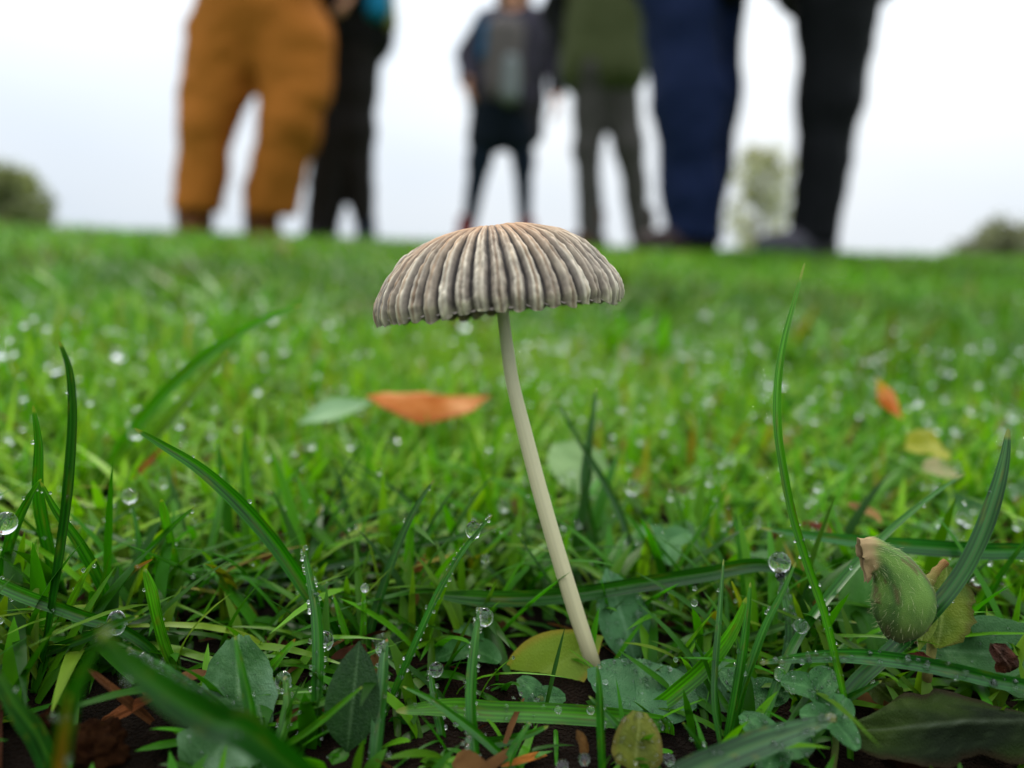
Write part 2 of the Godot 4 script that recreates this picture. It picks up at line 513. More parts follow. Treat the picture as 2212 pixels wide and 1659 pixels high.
func people() -> void:
	var brown := Color(0.25, 0.16, 0.11)
	# striding figure in baggy ochre work trousers
	person({
		"label": "person striding in baggy ochre work trousers, leftmost of the group", "dist": 3.3, "turn": 0.45, "height": 1.76,
		"joints": {"hl": [505, 40, 0.02], "hr": [615, 40, 0.05], "kl": [447, 262, 0.0], "al": [420, 470, 0.04], "kr": [628, 262, 0.0], "ar": [566, 470, 0.12], "wl": [470, -110, -0.25], "wr": [640, -110, -0.25]},
		"legs": [[0.155, 0.108, 0.106], [0.155, 0.122, 0.112]], "waist": 0.17, "cuff": 0.08, "shaft": 0.14, "boot_size": 1.6, "wrinkle": 0.02, "wrinkle_size": 3.6,
		"more_trousers": [[655, 90, 0.0, 662, 195, -0.02, 0.13, 0.105], [480, 90, 0.0, 465, 190, 0.0, 0.14, 0.13]],
		"trousers": Color(0.63, 0.375, 0.12), "jacket": Color(0.25, 0.17, 0.1), "hem": 0.12, "boots": [Color(0.36, 0.21, 0.09), Color(0.36, 0.21, 0.09)], "toes": [0.3, 0.7], "hair": Color(0.25, 0.17, 0.1),
	})
	# dark figure behind
	person({
		"label": "person in dark brown overtrousers with a teal bag at the hip", "dist": 3.75, "turn": 0.3, "height": 1.72,
		"joints": {"hl": [725, 60, 0.0], "hr": [775, 60, 0.0], "kl": [715, 300, 0.0], "al": [695, 480, 0.0], "kr": [770, 285, 0.0], "ar": [790, 500, 0.0], "er": [800, -110, 0.0], "wr": [757, -12, -0.2]},
		"legs": [[0.12, 0.095, 0.085], [0.12, 0.085, 0.048]], "trousers": Color(0.11, 0.095, 0.085), "jacket": Color(0.07, 0.065, 0.065), "hem": -0.02, "boots": [Color(0.1, 0.09, 0.09), Color(0.06, 0.09, 0.14)], "toes": [-0.2, 0.3],
		"shaft": 0.02,
	})
	# the woman in the middle
	person({
		"label": "person in open navy jacket and dark skirt with slim navy legs, standing straight behind mushroom", "dist": 4.35, "turn": -0.08, "height": 1.62, "long_hair": true, "hair": Color(0.42, 0.3, 0.18),
		"joints": {"hl": [1060, 205, 0.0], "hr": [1118, 205, 0.0], "kl": [1037, 345, 0.0], "al": [1007, 500, 0.0], "kr": [1130, 345, 0.0], "ar": [1136, 500, 0.0],
			"sl": [1052, 52, 0.0], "sr": [1168, 48, 0.0], "el": [1010, 122, 0.05], "er": [1203, 118, 0.02], "wl": [1010, 178, -0.1], "wr": [1203, 202, -0.04], "hd": [1107, -38, -0.03]},
		"legs": [[0.08, 0.066, 0.034], [0.08, 0.058, 0.034]], "waist": 0.12, "trousers": Color(0.06, 0.11, 0.17), "jacket": Color(0.2, 0.185, 0.225), "jacket_radius": 0.13, "hem": -0.02, "sleeve": 0.064,
		"more_jacket": [[1140, 130, 0.02, 1138, 285, 0.02, 0.11, 0.095], [1075, 130, 0.03, 1062, 215, 0.03, 0.1, 0.1]],
		"boots": [Color(0.42, 0.1, 0.08), Color(0.42, 0.1, 0.08)], "toes": [-0.3, 0.3], "shaft": 0.06, "wrinkle": 0.004,
	})
	var w := get_node("person_002") as Node3D
	soft("skirt", bones_of([[1065, 215, 0.0, 1048, 300, 0.0, 0.12, 0.1], [1112, 215, 0.0, 1122, 300, 0.0, 0.12, 0.1]], 4.35), 0.016, 0.06, cloth(Color(0.05, 0.085, 0.13)), w, 0.008, 0.8)
	soft("shirt", bones_of([[1085, 75, -0.06, 1078, 190, -0.06, 0.1, 0.1], [1112, 75, -0.06, 1105, 180, -0.06, 0.09, 0.1]], 4.35), 0.014, 0.03, cloth(Color(0.36, 0.335, 0.325)), w, 0.006, 1.0)
	soft("scarf_end", bones_of([[1104, 135, -0.14, 1102, 205, -0.14, 0.045, 0.055]], 4.35), 0.01, 0.02, cloth(Color(0.46, 0.48, 0.48)), w, 0.004, 1.0)
	soft("rucksack_strap", bones_of([[1050, 40, -0.02, 1052, 60, -0.07, 0.045, 0.04], [1052, 60, -0.09, 1040, 120, -0.1, 0.03, 0.03]], 4.35), 0.01, 0.02, cloth(Color(0.12, 0.3, 0.42)), w)
	# olive jacket
	person({
		"label": "person in olive green jacket with charcoal trousers and brown boots", "dist": 3.6, "turn": -0.2, "height": 1.75,
		"joints": {"hl": [1278, 150, 0.0], "hr": [1330, 150, 0.02], "kl": [1268, 322, 0.0], "al": [1283, 470, 0.0], "kr": [1358, 315, 0.0], "ar": [1392, 480, 0.05],
			"sl": [1255, -110, 0.0], "sr": [1400, -110, 0.0], "el": [1196, 25, 0.08], "wl": [1242, 135, 0.0], "er": [1395, 20, 0.05], "wr": [1384, 120, 0.12]},
		"legs": [[0.1, 0.06, 0.062], [0.105, 0.065, 0.052]], "waist": 0.1, "trousers": Color(0.27, 0.255, 0.245), "jacket": Color(0.27, 0.29, 0.17), "jacket_radius": 0.13, "hem": 0.0, "sleeves": Color(0.05, 0.055, 0.05), "sleeve": 0.06,
		"boots": [Color(0.28, 0.17, 0.1), Color(0.2, 0.15, 0.11)], "toes": [-1.2, 0.2], "shaft": 0.09, "wrinkle": 0.01,
	})
	# blue jeans, close
	person({
		"label": "person in dark blue jeans and brown boots, both legs close together", "dist": 2.3, "turn": -0.9, "height": 1.8,
		"joints": {"hl": [1455, -95, -0.02], "hr": [1540, -95, 0.12], "kl": [1487, 225, -0.04], "al": [1500, 500, -0.02], "kr": [1537, 215, 0.1], "ar": [1516, 515, 0.15]},
		"legs": [[0.112, 0.1, 0.085], [0.112, 0.085, 0.06]], "trousers": Color(0.045, 0.1, 0.225), "jacket": Color(0.06, 0.07, 0.1), "boots": [Color(0.19, 0.14, 0.13), Color(0.19, 0.14, 0.13)], "toes": [-1.3, -0.5], "wrinkle": 0.018, "wrinkle_size": 4.0,
	})
	# black trousers, close
	person({
		"label": "person in black trousers and grey shoes at the right end of the group", "dist": 2.2, "turn": -1.3, "height": 1.78,
		"joints": {"hl": [1812, -85, 0.0], "hr": [1830, -85, 0.2], "kl": [1792, 215, 0.0], "al": [1757, 505, 0.0], "kr": [1800, 215, 0.2], "ar": [1765, 500, 0.22]},
		"legs": [[0.13, 0.082, 0.068], [0.125, 0.08, 0.066]], "trousers": Color(0.03, 0.035, 0.05), "jacket": Color(0.06, 0.06, 0.07), "boots": [Color(0.24, 0.23, 0.26), Color(0.24, 0.23, 0.26)], "toes": [-1.35, -1.2], "wrinkle": 0.012,
	})
	# the bag that hangs at the dark figure's hip
	var p := upright(812, 22, 3.7)
	var bag := thing("shoulder_bag", "teal bag with an olive side flap hanging at a dark figure's hip", "bag", p)
	soft("pouch", bones_of([[808, -20, -0.06, 812, 22, -0.06, 0.05, 0.055], [822, -20, -0.02, 826, 20, -0.02, 0.05, 0.05]], 3.7), 0.01, 0.03, cloth(Color(0.05, 0.42, 0.55)), bag)
	soft("flap", bones_of([[838, 5, -0.02, 845, 55, -0.02, 0.035, 0.03]], 3.7), 0.008, 0.02, cloth(Color(0.42, 0.42, 0.2)), bag)
	soft("strap", bones_of([[812, -30, -0.04, 790, -190, -0.1, 0.014, 0.014]], 3.7), 0.007, 0.01, cloth(Color(0.08, 0.1, 0.12)), bag)

# ---------------------------------------------------------------- plants
# a grass blade through points of the frame, tip first, tip_d and base_d away along the view (base_d 0: where it meets the soil)
func blade(label: String, pts: Array, width: float, tip_d: float, base_d := 0.0, o := {}) -> Node3D:
	var n := pts.size()
	var p := []
	if base_d == 0.0:
		var g := on_ground(pts[n - 1][0], pts[n - 1][1])
		base_d = -(eye.affine_inverse() * g).z
	for i in n:
		p.append(at(pts[i][0], pts[i][1], lerpf(tip_d, base_d, float(i) / (n - 1))))
	var e: Vector3 = p[n - 1]
	var g := ground(e.x, e.z)
	if e.y > g + 0.001:     # the rest of it, down to its root
		var d: Vector3 = e - p[n - 2]
		d.y = minf(d.y, 0.0)
		d = d.normalized()
		var drop := e.y - g
		p.append(e + d * drop * 0.7 - Vector3.UP * drop * 0.35)
		p.append(e + d * drop * 1.1 - Vector3.UP * (drop + 0.002))
	else:
		p.append(e - Vector3.UP * (maxf(e.y - g, 0.0) + 0.003))
	var root: Vector3 = p[p.size() - 1]
	var w := width / F * (tip_d + base_d) * 0.25
	var rows: int = 44
	var cols := 11
	var P := PackedVector3Array(); var C := PackedColorArray()
	var base: Color = o.get("color", Color(0.13, 0.32, 0.07))
	var tipc: Color = o.get("tip", base.lightened(0.12))
	var twist: float = o.get("twist", 0.35)
	var fold: float = o.get("fold", 0.55)
	var ends: float = o.get("taper", 0.4)
	var edges := []
	var mids := []
	var sd: float = pts[0][0] * 0.37 + pts[0][1] * 0.11
	for r in rows + 1:
		var s := pow(float(r) / rows, 1.25)
		var c := spline(p, s)
		var T := (spline(p, s + 0.008) - spline(p, s - 0.008)).normalized()
		var V := (c - eye.origin).normalized()
		var W := T.cross(V).normalized()
		var tw := twist * (0.6 + 0.8 * s) + 0.25 * n1.get_noise_2d(sd, s * 60.0)
		W = W.rotated(T, tw)
		var N := W.cross(T).normalized()
		if N.dot(V) > 0.0: N = -N
		var half := w * minf(1.0, pow(s / ends, 0.62)) * (1.0 - 0.3 * smoothstep(0.55, 1.0, s)) + 0.00003
		half *= 1.0 + 0.06 * n1.get_noise_2d(sd + 50.0, s * 90.0)
		for k in cols:
			var u := 2.0 * k / (cols - 1) - 1.0
			var ridge := (0.045 if k % 2 == 0 else -0.045) * (1.0 - absf(u) * 0.5)
			P.append(c + W * u * half + N * half * (fold * (absf(u) - 0.5) + ridge) - root)
			var col := base.lerp(tipc, pow(1.0 - s, 3.0))
			col = col * (0.82 + (0.34 if k % 2 == 0 else 0.0) + 0.3 * n2.get_noise_2d(u * 60.0 + sd, s * 120.0))
			col = col.lerp(Color(0.4, 0.36, 0.12), 0.45 * smoothstep(0.34, 0.46, n2.get_noise_2d(u * 40.0 + sd * 3.0, s * 420.0)))
			if k == cols / 2: col = col.lerp(Color(0.5, 0.62, 0.3), 0.3)
			if o.has("brown") and s < o.brown: col = col.lerp(Color(0.55, 0.38, 0.18), smoothstep(o.brown, o.brown * 0.4, s))
			elif s < 0.035: col = col.lerp(Color(0.6, 0.58, 0.3), 0.7)
			col = col.lerp(Color(0.5, 0.58, 0.3), 0.35 * smoothstep(0.85, 1.0, s))
			col.a = 1.0
			C.append(col)
		edges.append([c + W * half - N * half * -fold * 0.5, c - W * half - N * half * -fold * 0.5, W])
		mids.append([c, N, W, half])
	var node := obj("grass_blade", grid(P, cols, C), M.blade)
	node.position = root
	tag(node, label, "grass blade", "large grass blades round the mushroom")
	var beads: int = o.get("beads", 4)
	if beads > 0:
		var xf := []
		for i in beads:
			var r := rng.randi_range(maxi(2, int(rows * o.get("bead_from", 0.0))), int(rows * 0.92))
			var q: float = rnd(0.0001, 0.00027) * o.get("bead_size", 1.0)
			var pos: Vector3
			if o.get("bead_side", 0) == 0 and rng.randf() < 0.75:
				var e2 := 0 if rng.randf() < 0.5 else 1
				pos = edges[r][e2] + edges[r][2] * q * 0.5 * (1.0 if e2 == 0 else -1.0)
			else:
				var m: Array = mids[r]
				var u := rnd(-0.85, 0.85)
				pos = m[0] + m[2] * u * m[3] + m[1] * (m[3] * fold * (absf(u) - 0.5) + q * 0.6)
			xf.append(Transform3D(Basis().scaled(Vector3(q, q, q)), pos - root))
		scatter("dew_beads", unit_bead, M.water, xf, [], node)
	return node

func drop(label: String, px: float, py: float, d: float, r_px: float, stretch := 1.08) -> void:
	var r := r_px / F * d
	r *= 0.85
	var o := obj("water_drop", unit_drop, M.water)
	o.position = at(px, py, d)
	o.scale = Vector3(r, r * stretch, r)
	tag(o, label, "water drop", "large water drops hanging on grass tips")

# a leaf: length along axis from base, facing nrm. shape is a list of half widths from base to tip
func leaf_mesh(axis: Vector3, nrm: Vector3, length: float, width: float, shape: Array, o := {}) -> Array:
	var A := axis.normalized()
	var W := A.cross(nrm).normalized()
	var N := W.cross(A).normalized()
	var rows: int = o.get("rows", 26)
	var cols: int = o.get("cols", 17)
	var sd: float = o.get("seed", 1.0)
	var ca: Color = o.get("color", Color(0.16, 0.32, 0.1))
	var cb: Color = o.get("mottle", ca.lightened(0.15))
	var vein: Color = o.get("vein", ca.lightened(0.25))
	var jag: float = o.get("jag", 0.0)
	var curl: float = o.get("curl", 0.2)
	var cup: float = o.get("cup", 0.2)
	var wave: float = o.get("wave", 0.06)
	var P := PackedVector3Array(); var C := PackedColorArray()
	for r in rows + 1:
		var t := float(r) / rows
		var hw := lerps(shape, t) * width * 0.5
		for k in cols:
			var u := 2.0 * k / (cols - 1) - 1.0
			var edge := 1.0 + jag * (n1.get_noise_2d(t * o.get("teeth", 120.0) + sd * 13.0, signf(u) * 40.0))
			var x := u * hw * edge
			var y := t * length * (1.0 + jag * 0.3 * n1.get_noise_2d(u * 60.0, sd * 7.0))
			var side := absf(fmod(t * o.get("ribs", 9.0) - absf(u) * 1.6 + 20.0, 1.0) - 0.5)
			var z := cup * absf(u) * hw - curl * length * t * t + wave * width * n1.get_noise_2d(x / width * 45.0 + sd * 31.0, t * 45.0) - 0.012 * width * smoothstep(0.16, 0.0, side)
			P.append(A * y + W * x + N * z)
			var col := ca.lerp(cb, clampf(0.5 + 1.1 * n2.get_noise_2d(x / width * 55.0 + sd * 9.0, t * 60.0 + sd), 0.0, 1.0))
			col = col.lerp(vein, 0.8 * smoothstep(0.14, 0.0, absf(u)) * o.get("vein_amount", 0.7) + 0.4 * o.get("vein_amount", 0.7) * smoothstep(0.12, 0.0, side))
			if o.has("rim"): col = col.lerp(o.rim, smoothstep(0.7, 1.0, absf(u)) * 0.8)
			if o.has("tip_color"): col = col.lerp(o.tip_color, smoothstep(0.55, 0.95, t))
			col.a = 1.0
			C.append(col)
	return [grid(P, cols, C), P, N, cols, rows]

const OVAL := [0.05, 0.5, 0.82, 0.97, 1.0, 0.92, 0.74, 0.46, 0.03]
const LANCE := [0.1, 0.35, 0.7, 0.95, 1.0, 0.85, 0.6, 0.3, 0.02]
const HEART := [0.05, 0.72, 0.98, 1.0, 0.97, 0.9, 0.78, 0.58, 0.3]
const ROUND := [0.1, 0.62, 0.86, 0.97, 1.0, 0.98, 0.88, 0.66, 0.1]
const STRAW := [0.7, 0.9, 1.0, 1.0, 0.95, 0.9, 0.8, 0.6, 0.2]

func leaf(called: String, label: String, category: String, where: Vector3, axis: Vector3, nrm: Vector3, length: float, width: float, shape: Array, o := {}) -> Node3D:
	var m := leaf_mesh(axis, nrm, length, width, shape, o)
	var node: MeshInstance3D
	if o.has("parent"):
		node = obj(called, m[0], o.get("mat", M.leaf), o.parent)
		node.position = where - (o.parent as Node3D).position
	else:
		node = obj(called, m[0], o.get("mat", M.leaf))
		node.position = where
		tag(node, label, category, o.get("group", ""))
	var beads: int = o.get("beads", 0)
	if beads > 0:
		var P: PackedVector3Array = m[1]
		var N: Vector3 = m[2]
		if N.dot(eye.origin - where) < 0.0: N = -N
		var xf := []
		var tries := 0
		while xf.size() < beads and tries < beads * 3:
			tries += 1
			var i := rng.randi_range(m[3], P.size() - 1 - m[3])
			var q: float = rnd(0.00008, 0.00018) * o.get("bead_size", 1.0)
			if rng.randf() < 0.16: q *= rnd(1.6, 2.6)
			var pos: Vector3 = P[i].lerp(P[i - m[3]], rng.randf()).lerp(P[i - 1], rng.randf() * 0.5) + N * q * 0.35
			xf.append(Transform3D(Basis().scaled(Vector3(q, q, q)), pos))
		scatter("dew_beads", unit_bead, M.water, xf, [], node if not o.has("parent") else node)
	return node

# three leaflets on a stalk
func clover(label: String, px: float, py: float, d: float, size: float, turn: float, o := {}) -> void:
	var c := at(px, py, d)
	var root := thing("clover", label, "clover", Vector3(c.x, ground(c.x, c.z), c.z), "small clover plants in the turf")
	var up: Vector3 = (Vector3.UP + Vector3(o.get("lean_x", 0.0), 0, o.get("lean_z", 0.5))).normalized()
	for k in 3:
		var a := turn + TAU * k / 3.0
		var dir := Vector3(cos(a), 0, -sin(a))
		dir = (dir - up * dir.dot(up)).normalized()
		leaf("leaflet", "", "", c, (dir + up * 0.15).normalized(), up, size, size * 0.86, HEART, {"parent": root, "beads": o.get("beads", 14), "color": o.get("color", Color(0.14, 0.31, 0.13)), "mottle": Color(0.22, 0.4, 0.2), "vein": Color(0.4, 0.55, 0.35), "seed": px * 0.1 + k, "cup": 0.25, "curl": 0.15, "vein_amount": 0.45, "bead_size": o.get("bead_size", 1.0), "rows": 16, "cols": 11})
	obj("stalk", tube([c - root.position, (c - root.position) * Vector3(1, 0.5, 1) + Vector3(0.0006, 0, 0), Vector3(0, -0.002, 0.001)], [0.0003, 0.00035, 0.0004], Color(0.25, 0.4, 0.15), Color(0.4, 0.35, 0.2), 10, 8), M.leaf, root)

func cap_profile(t: float) -> Vector2:
	return Vector2(lerps([0.0, 0.09, 0.18, 0.30, 0.43, 0.56, 0.665, 0.76, 0.845, 0.915, 0.965, 0.992, 0.98], t), lerps([0.93, 0.95, 0.985, 0.985, 0.935, 0.86, 0.77, 0.665, 0.535, 0.4, 0.27, 0.13, 0.0], t))

func mushroom() -> void:
	var D := 0.092
	var rim := at(1079, 677, D)
	var foot := on_ground(1288, 1452)
	var root := thing("mushroom", "slender pale stemmed mushroom with pleated grey brown parasol cap", "mushroom", foot)
	var R := 267.0 / F * D
	var H := 184.0 / F * D
	# stem
	var sp := []
	for q in [[1078, 590, D], [1088, 690, D], [1097, 760, D], [1109, 835, D], [1131, 925, 0.0921], [1166, 1060, 0.0924], [1203, 1190, 0.0928], [1240, 1310, 0.0932], [1270, 1400, 0.0936]]:
		sp.append(at(q[0], q[1], q[2]) - foot)
	sp.append(Vector3(0, -0.0005, 0))
	sp.append(Vector3(0.0004, -0.004, 0))
	var rr := []
	for q in [15.0, 14.5, 15.5, 16.5, 17.5, 18.5, 19.5, 20.0, 19.0, 18.5, 19.0]:
		rr.append(q * 0.9 / F * D)
	obj("stem", tube(sp, rr, Color(0.86, 0.85, 0.7), Color(0.7, 0.66, 0.5), 90, 28, 0.06, 0.07), M.stem, root)
	# cap: a dome with pleats, laid over in the direction of its tilt
	var tiltb := eye.basis * Basis(Vector3(0, 0, 1), deg_to_rad(5.6))
	var yax := tiltb.y
	# undo the camera's pitch, then lean the cap back a little
	var b := Basis(eye.basis.x, deg_to_rad(-TILT - 5.2)) * tiltb
	var pleats := 47
	var per := 18
	var cols := pleats * per
	var rows := 120
	var P := PackedVector3Array(); var C := PackedColorArray()
	var seam := []
	var tone := []
	var light_side := []
	for i in pleats:
		seam.append(rnd(0.0, 1.0)); tone.append(rnd(-0.5, 0.5)); light_side.append(rnd(0.4, 1.0))
	for r in rows + 1:
		var t := float(r) / rows
		var q := cap_profile(t)
		var q2 := cap_profile(minf(t + 0.01, 1.0)) - cap_profile(t - 0.01)
		var nrm := Vector2(-q2.y * H, q2.x * R).normalized()
		if t < 0.02: nrm = Vector2(0, 1)
		var amp := 0.0008 * smoothstep(0.17, 0.85, q.x)
		for c in cols:
			var az := TAU * c / cols
			var ca := cos(az)
			var sa := sin(az)
			var wob := 0.15 * n1.get_noise_3d(ca * 30.0, sa * 30.0, t * 30.0) + 0.12 * n2.get_noise_3d(ca * 90.0, sa * 90.0, t * 120.0)
			var ph := fposmod(float(c) / per + wob, pleats)
			var id := int(ph) % pleats
			var u := (ph - floorf(ph)) * 2.0 - 1.0
			var au := absf(u)
			var plateau := 1.0 - 0.35 * au * au - 0.65 * smoothstep(0.45, 1.0, au)
			var crumple := n2.get_noise_3d(ca * 330.0, sa * 330.0, t * 260.0)
			var fine := n2.get_noise_3d(ca * 900.0 + 50.0, sa * 900.0, t * 700.0)
			var sm: float = seam[id] * (0.55 + 0.9 * n1.get_noise_2d(id * 17.0, t * 130.0)) * smoothstep(0.26, 0.06, absf(u + 0.12 * n1.get_noise_2d(id * 9.0 + 400.0, t * 160.0)))
			var disp: float = amp * (plateau - 0.85 + 0.26 * crumple * (0.4 + plateau) + 0.18 * fine - 0.4 * sm)
			disp += 0.00005 * n2.get_noise_3d(ca * 200.0, sa * 200.0, t * 100.0)
			var ragged := 0.0
			if t > 0.93: ragged = (t - 0.93) / 0.07 * (0.0008 * n1.get_noise_2d(az * 55.0, 3.0) + 0.0005 * n2.get_noise_2d(az * 160.0, 8.0) - 0.0004 * (1.0 - plateau))
			var wide := 1.0 + 0.012 * n1.get_noise_2d(ca * 25.0 + 90.0, sa * 25.0)
			var lump := 0.0006 * n1.get_noise_2d(ca * 30.0 * q.x + 7.0, sa * 30.0 * q.x) * smoothstep(0.02, 0.2, q.x)
			P.append(b * Vector3((q.x * R * wide + nrm.x * disp) * ca, q.y * H + nrm.y * disp + lump - ragged, (q.x * R * wide + nrm.x * disp) * sa) + rim - foot)
			# colour: tan on top, grey brown flanks, pale shoulders of each pleat, dark furrows
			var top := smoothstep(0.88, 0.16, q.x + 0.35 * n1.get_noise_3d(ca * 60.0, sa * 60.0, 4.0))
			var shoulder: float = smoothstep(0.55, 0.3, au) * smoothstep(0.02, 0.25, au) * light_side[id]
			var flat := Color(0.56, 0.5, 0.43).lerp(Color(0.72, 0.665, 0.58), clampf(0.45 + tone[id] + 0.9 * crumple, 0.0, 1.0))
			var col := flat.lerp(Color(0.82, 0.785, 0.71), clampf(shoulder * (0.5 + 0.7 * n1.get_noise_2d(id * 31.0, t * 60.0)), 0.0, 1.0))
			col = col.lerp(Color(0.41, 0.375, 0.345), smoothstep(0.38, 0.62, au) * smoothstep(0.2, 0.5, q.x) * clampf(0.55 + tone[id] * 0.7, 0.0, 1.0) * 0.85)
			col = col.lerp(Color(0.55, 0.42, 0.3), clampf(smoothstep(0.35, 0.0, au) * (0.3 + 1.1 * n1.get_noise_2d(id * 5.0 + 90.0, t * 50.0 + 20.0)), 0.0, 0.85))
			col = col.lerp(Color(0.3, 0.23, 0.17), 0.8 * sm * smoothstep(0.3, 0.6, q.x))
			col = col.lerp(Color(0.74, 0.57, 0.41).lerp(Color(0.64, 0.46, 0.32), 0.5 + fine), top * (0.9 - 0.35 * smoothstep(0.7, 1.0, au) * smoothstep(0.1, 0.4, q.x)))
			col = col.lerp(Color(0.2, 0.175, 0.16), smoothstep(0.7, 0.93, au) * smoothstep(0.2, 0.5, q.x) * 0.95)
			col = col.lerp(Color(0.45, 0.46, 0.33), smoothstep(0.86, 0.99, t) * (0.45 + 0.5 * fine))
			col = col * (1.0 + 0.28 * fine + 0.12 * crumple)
			col.a = 1.0
			C.append(col)
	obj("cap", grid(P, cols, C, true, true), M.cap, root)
	# gills under the cap
	P = PackedVector3Array(); C = PackedColorArray()
	var gc := pleats * 8
	for r in 21:
		var t := float(r) / 20
		var q := lerpf(0.975, 0.08, t)
		for c in gc:
			var az := TAU * c / gc
			var w := 0.5 + 0.5 * cos(float(c) / 8.0 * TAU)
			P.append(b * Vector3(q * R * cos(az), H * (0.07 + 0.4 * sin(t * 1.9)) - 0.0005 * w * (1.0 - t), q * R * sin(az)) + rim - foot)
			C.append(Color(0.3, 0.27, 0.24).lerp(Color(0.5, 0.46, 0.42), w))
	obj("gills", grid(P, gc, C, true, false), M.cap, root)

func bud() -> void:
	# a hairy green bud-like husk leaning among the blades: a bellied body with a ragged tan mouth and a yellowish flap
	var d := 0.0845
	var foot := on_ground(1945, 1430)
	var root := thing("seed_husk", "hairy green seed husk with ragged tan mouth, beside tall right blade", "seed husk", foot)
	var spine := []
	for q in [[1866, 1202], [1881, 1200], [1903, 1208], [1933, 1238], [1951, 1287], [1948, 1335], [1941, 1372], [1937, 1398]]:
		spine.append(at(q[0], q[1], d) - foot)
	var rad := []
	for q in [40.0, 41.0, 37.0, 50.0, 65.0, 57.0, 33.0, 2.0]:
		rad.append(q / F * d)
	var rows := 48
	var sides := 44
	var P := PackedVector3Array(); var C := PackedColorArray()
	var hairs := []
	var side := eye.basis.z
	for i in rows + 1:
		var t := float(i) / rows
		var c := spline(spine, t)
		var T := (spline(spine, t + 0.02) - spline(spine, t - 0.02)).normalized()
		side = (side - T * side.dot(T)).normalized()
		var up := T.cross(side)
		for k in sides:
			var a := TAU * k / sides
			var r := lerps(rad, t)
			r *= 1.0 + 0.05 * cos(a * 3.0 + 0.6) * smoothstep(0.2, 0.5, t) + 0.1 * n1.get_noise_3d(cos(a) * 30.0, sin(a) * 30.0, t * 40.0)
			if t < 0.1: r *= 1.0 + (0.1 - t) * 5.0 * n2.get_noise_2d(a * 60.0, 1.0)
			var rag := -T * (0.0005 * maxf(0.0, n2.get_noise_2d(a * 90.0, 9.0)) + 0.0003) * smoothstep(0.08, 0.0, t)
			var flatten := lerpf(0.4, 0.85, smoothstep(0.0, 0.35, t))
			var dir := side * cos(a) * flatten + up * sin(a)
			r *= 1.0 + 0.45 * smoothstep(0.3, 0.0, t) * n2.get_noise_2d(a * 45.0, t * 60.0)
			P.append(c + dir * r + rag)
			var col := Color(0.36, 0.49, 0.18).lerp(Color(0.2, 0.32, 0.09), clampf(0.4 + 1.7 * n1.get_noise_3d(cos(a) * 50.0, sin(a) * 50.0, t * 90.0), 0.0, 1.0))
			col = col.lerp(Color(0.32, 0.25, 0.12), 0.7 * smoothstep(0.22, 0.4, n2.get_noise_3d(cos(a) * 90.0, sin(a) * 90.0, t * 160.0)))
			col = col.lerp(Color(0.22, 0.2, 0.09), smoothstep(0.6, 1.0, t) * 0.85)
			col = col.lerp(Color(0.62, 0.52, 0.36), smoothstep(0.27, 0.09, t + 0.09 * n2.get_noise_2d(a * 50.0, 4.0)))
			col.a = 1.0
			C.append(col)
			if i > 4 and rng.randf() < 0.26: hairs.append([c + dir * r, dir.normalized(), T])
	obj("shell", grid(P, sides, C, true, true), M.bud, root)
	# crumpled tan lining that closes the mouth, browner towards its middle
	var mouth := PackedVector3Array(); var mc := PackedColorArray()
	for i in 6:
		for k in sides:
			mouth.append(P[k].lerp(spline(spine, 0.0) + Vector3(0.0002, 0.0003, 0) * sin(k * 0.7), float(i) / 5.0 * 0.98))
			mc.append(Color(0.6, 0.5, 0.36).lerp(Color(0.4, 0.32, 0.2), i / 5.0))
	obj("mouth_lining", grid(mouth, sides, mc, true, false), M.bud, root)
	# yellowish flap at its right
	leaf("flap", "yellowish green flap", "", at(2025, 1400, d + 0.002), eye.basis * Vector3(0.12, 1, 0.1), eye.basis * Vector3(-0.2, 0.1, 1), 0.0096, 0.0062, ROUND, {"parent": root, "color": Color(0.44, 0.48, 0.16), "mottle": Color(0.3, 0.38, 0.12), "jag": 0.25, "teeth": 300.0, "seed": 3.0, "rim": Color(0.3, 0.28, 0.1), "wave": 0.12})
	leaf("flap", "narrow yellow green inner flap", "", at(1985, 1405, d + 0.0005), eye.basis * Vector3(0.2, 1, 0.1), eye.basis * Vector3(-0.4, 0.1, 1), 0.0075, 0.0022, LANCE, {"parent": root, "color": Color(0.5, 0.56, 0.22), "mottle": Color(0.42, 0.5, 0.2), "seed": 5.0})
	var stub := []
	for q in [[2000, 1262], [2018, 1240], [2030, 1225], [2044, 1213]]: stub.append(at(q[0], q[1], d + 0.001) - foot)
	obj("stub", tube(stub, [0.0007, 0.0005, 0.0004, 0.0005], Color(0.42, 0.42, 0.16), Color(0.5, 0.34, 0.16), 10, 8, 0.4), M.bud, root)
	var stalk := []
	for q in [[2010, 1330], [2012, 1400], [2000, 1470]]: stalk.append(at(q[0], q[1], d + 0.003) - foot)
	var last := on_ground(1995, 1480)
	stalk.append(last - foot - Vector3(0, 0.001, 0))
	obj("stalk", tube(stalk, [0.0005, 0.0005, 0.0006, 0.0006], Color(0.4, 0.42, 0.15), Color(0.4, 0.33, 0.15), 12, 8, 0.3), M.bud, root)
	var fur := []
	for h in hairs:
		var l := rnd(0.0003, 0.0008)
		var p: Vector3 = h[0]
		var dd: Vector3 = (h[1] * rnd(0.3, 1.0) + h[2] * rnd(0.3, 1.2) + Vector3(rnd(-0.4, 0.4), rnd(-0.4, 0.4), rnd(-0.4, 0.4))).normalized()
		var t: Vector3 = dd.cross(Vector3(0.3, 0.5, 0.8)).normalized()
		fur.append(Transform3D(Basis(t * l, dd * l, t.cross(dd) * l), p))
	var hm := tube([Vector3.ZERO, Vector3(0.05, 0.5, 0), Vector3(0.2, 1, 0)], [0.016, 0.012, 0.004], Color(0.7, 0.72, 0.5), Color(0.8, 0.78, 0.6), 4, 4)
	scatter("hairs", hm, M.hair_fine, fur, [], root)

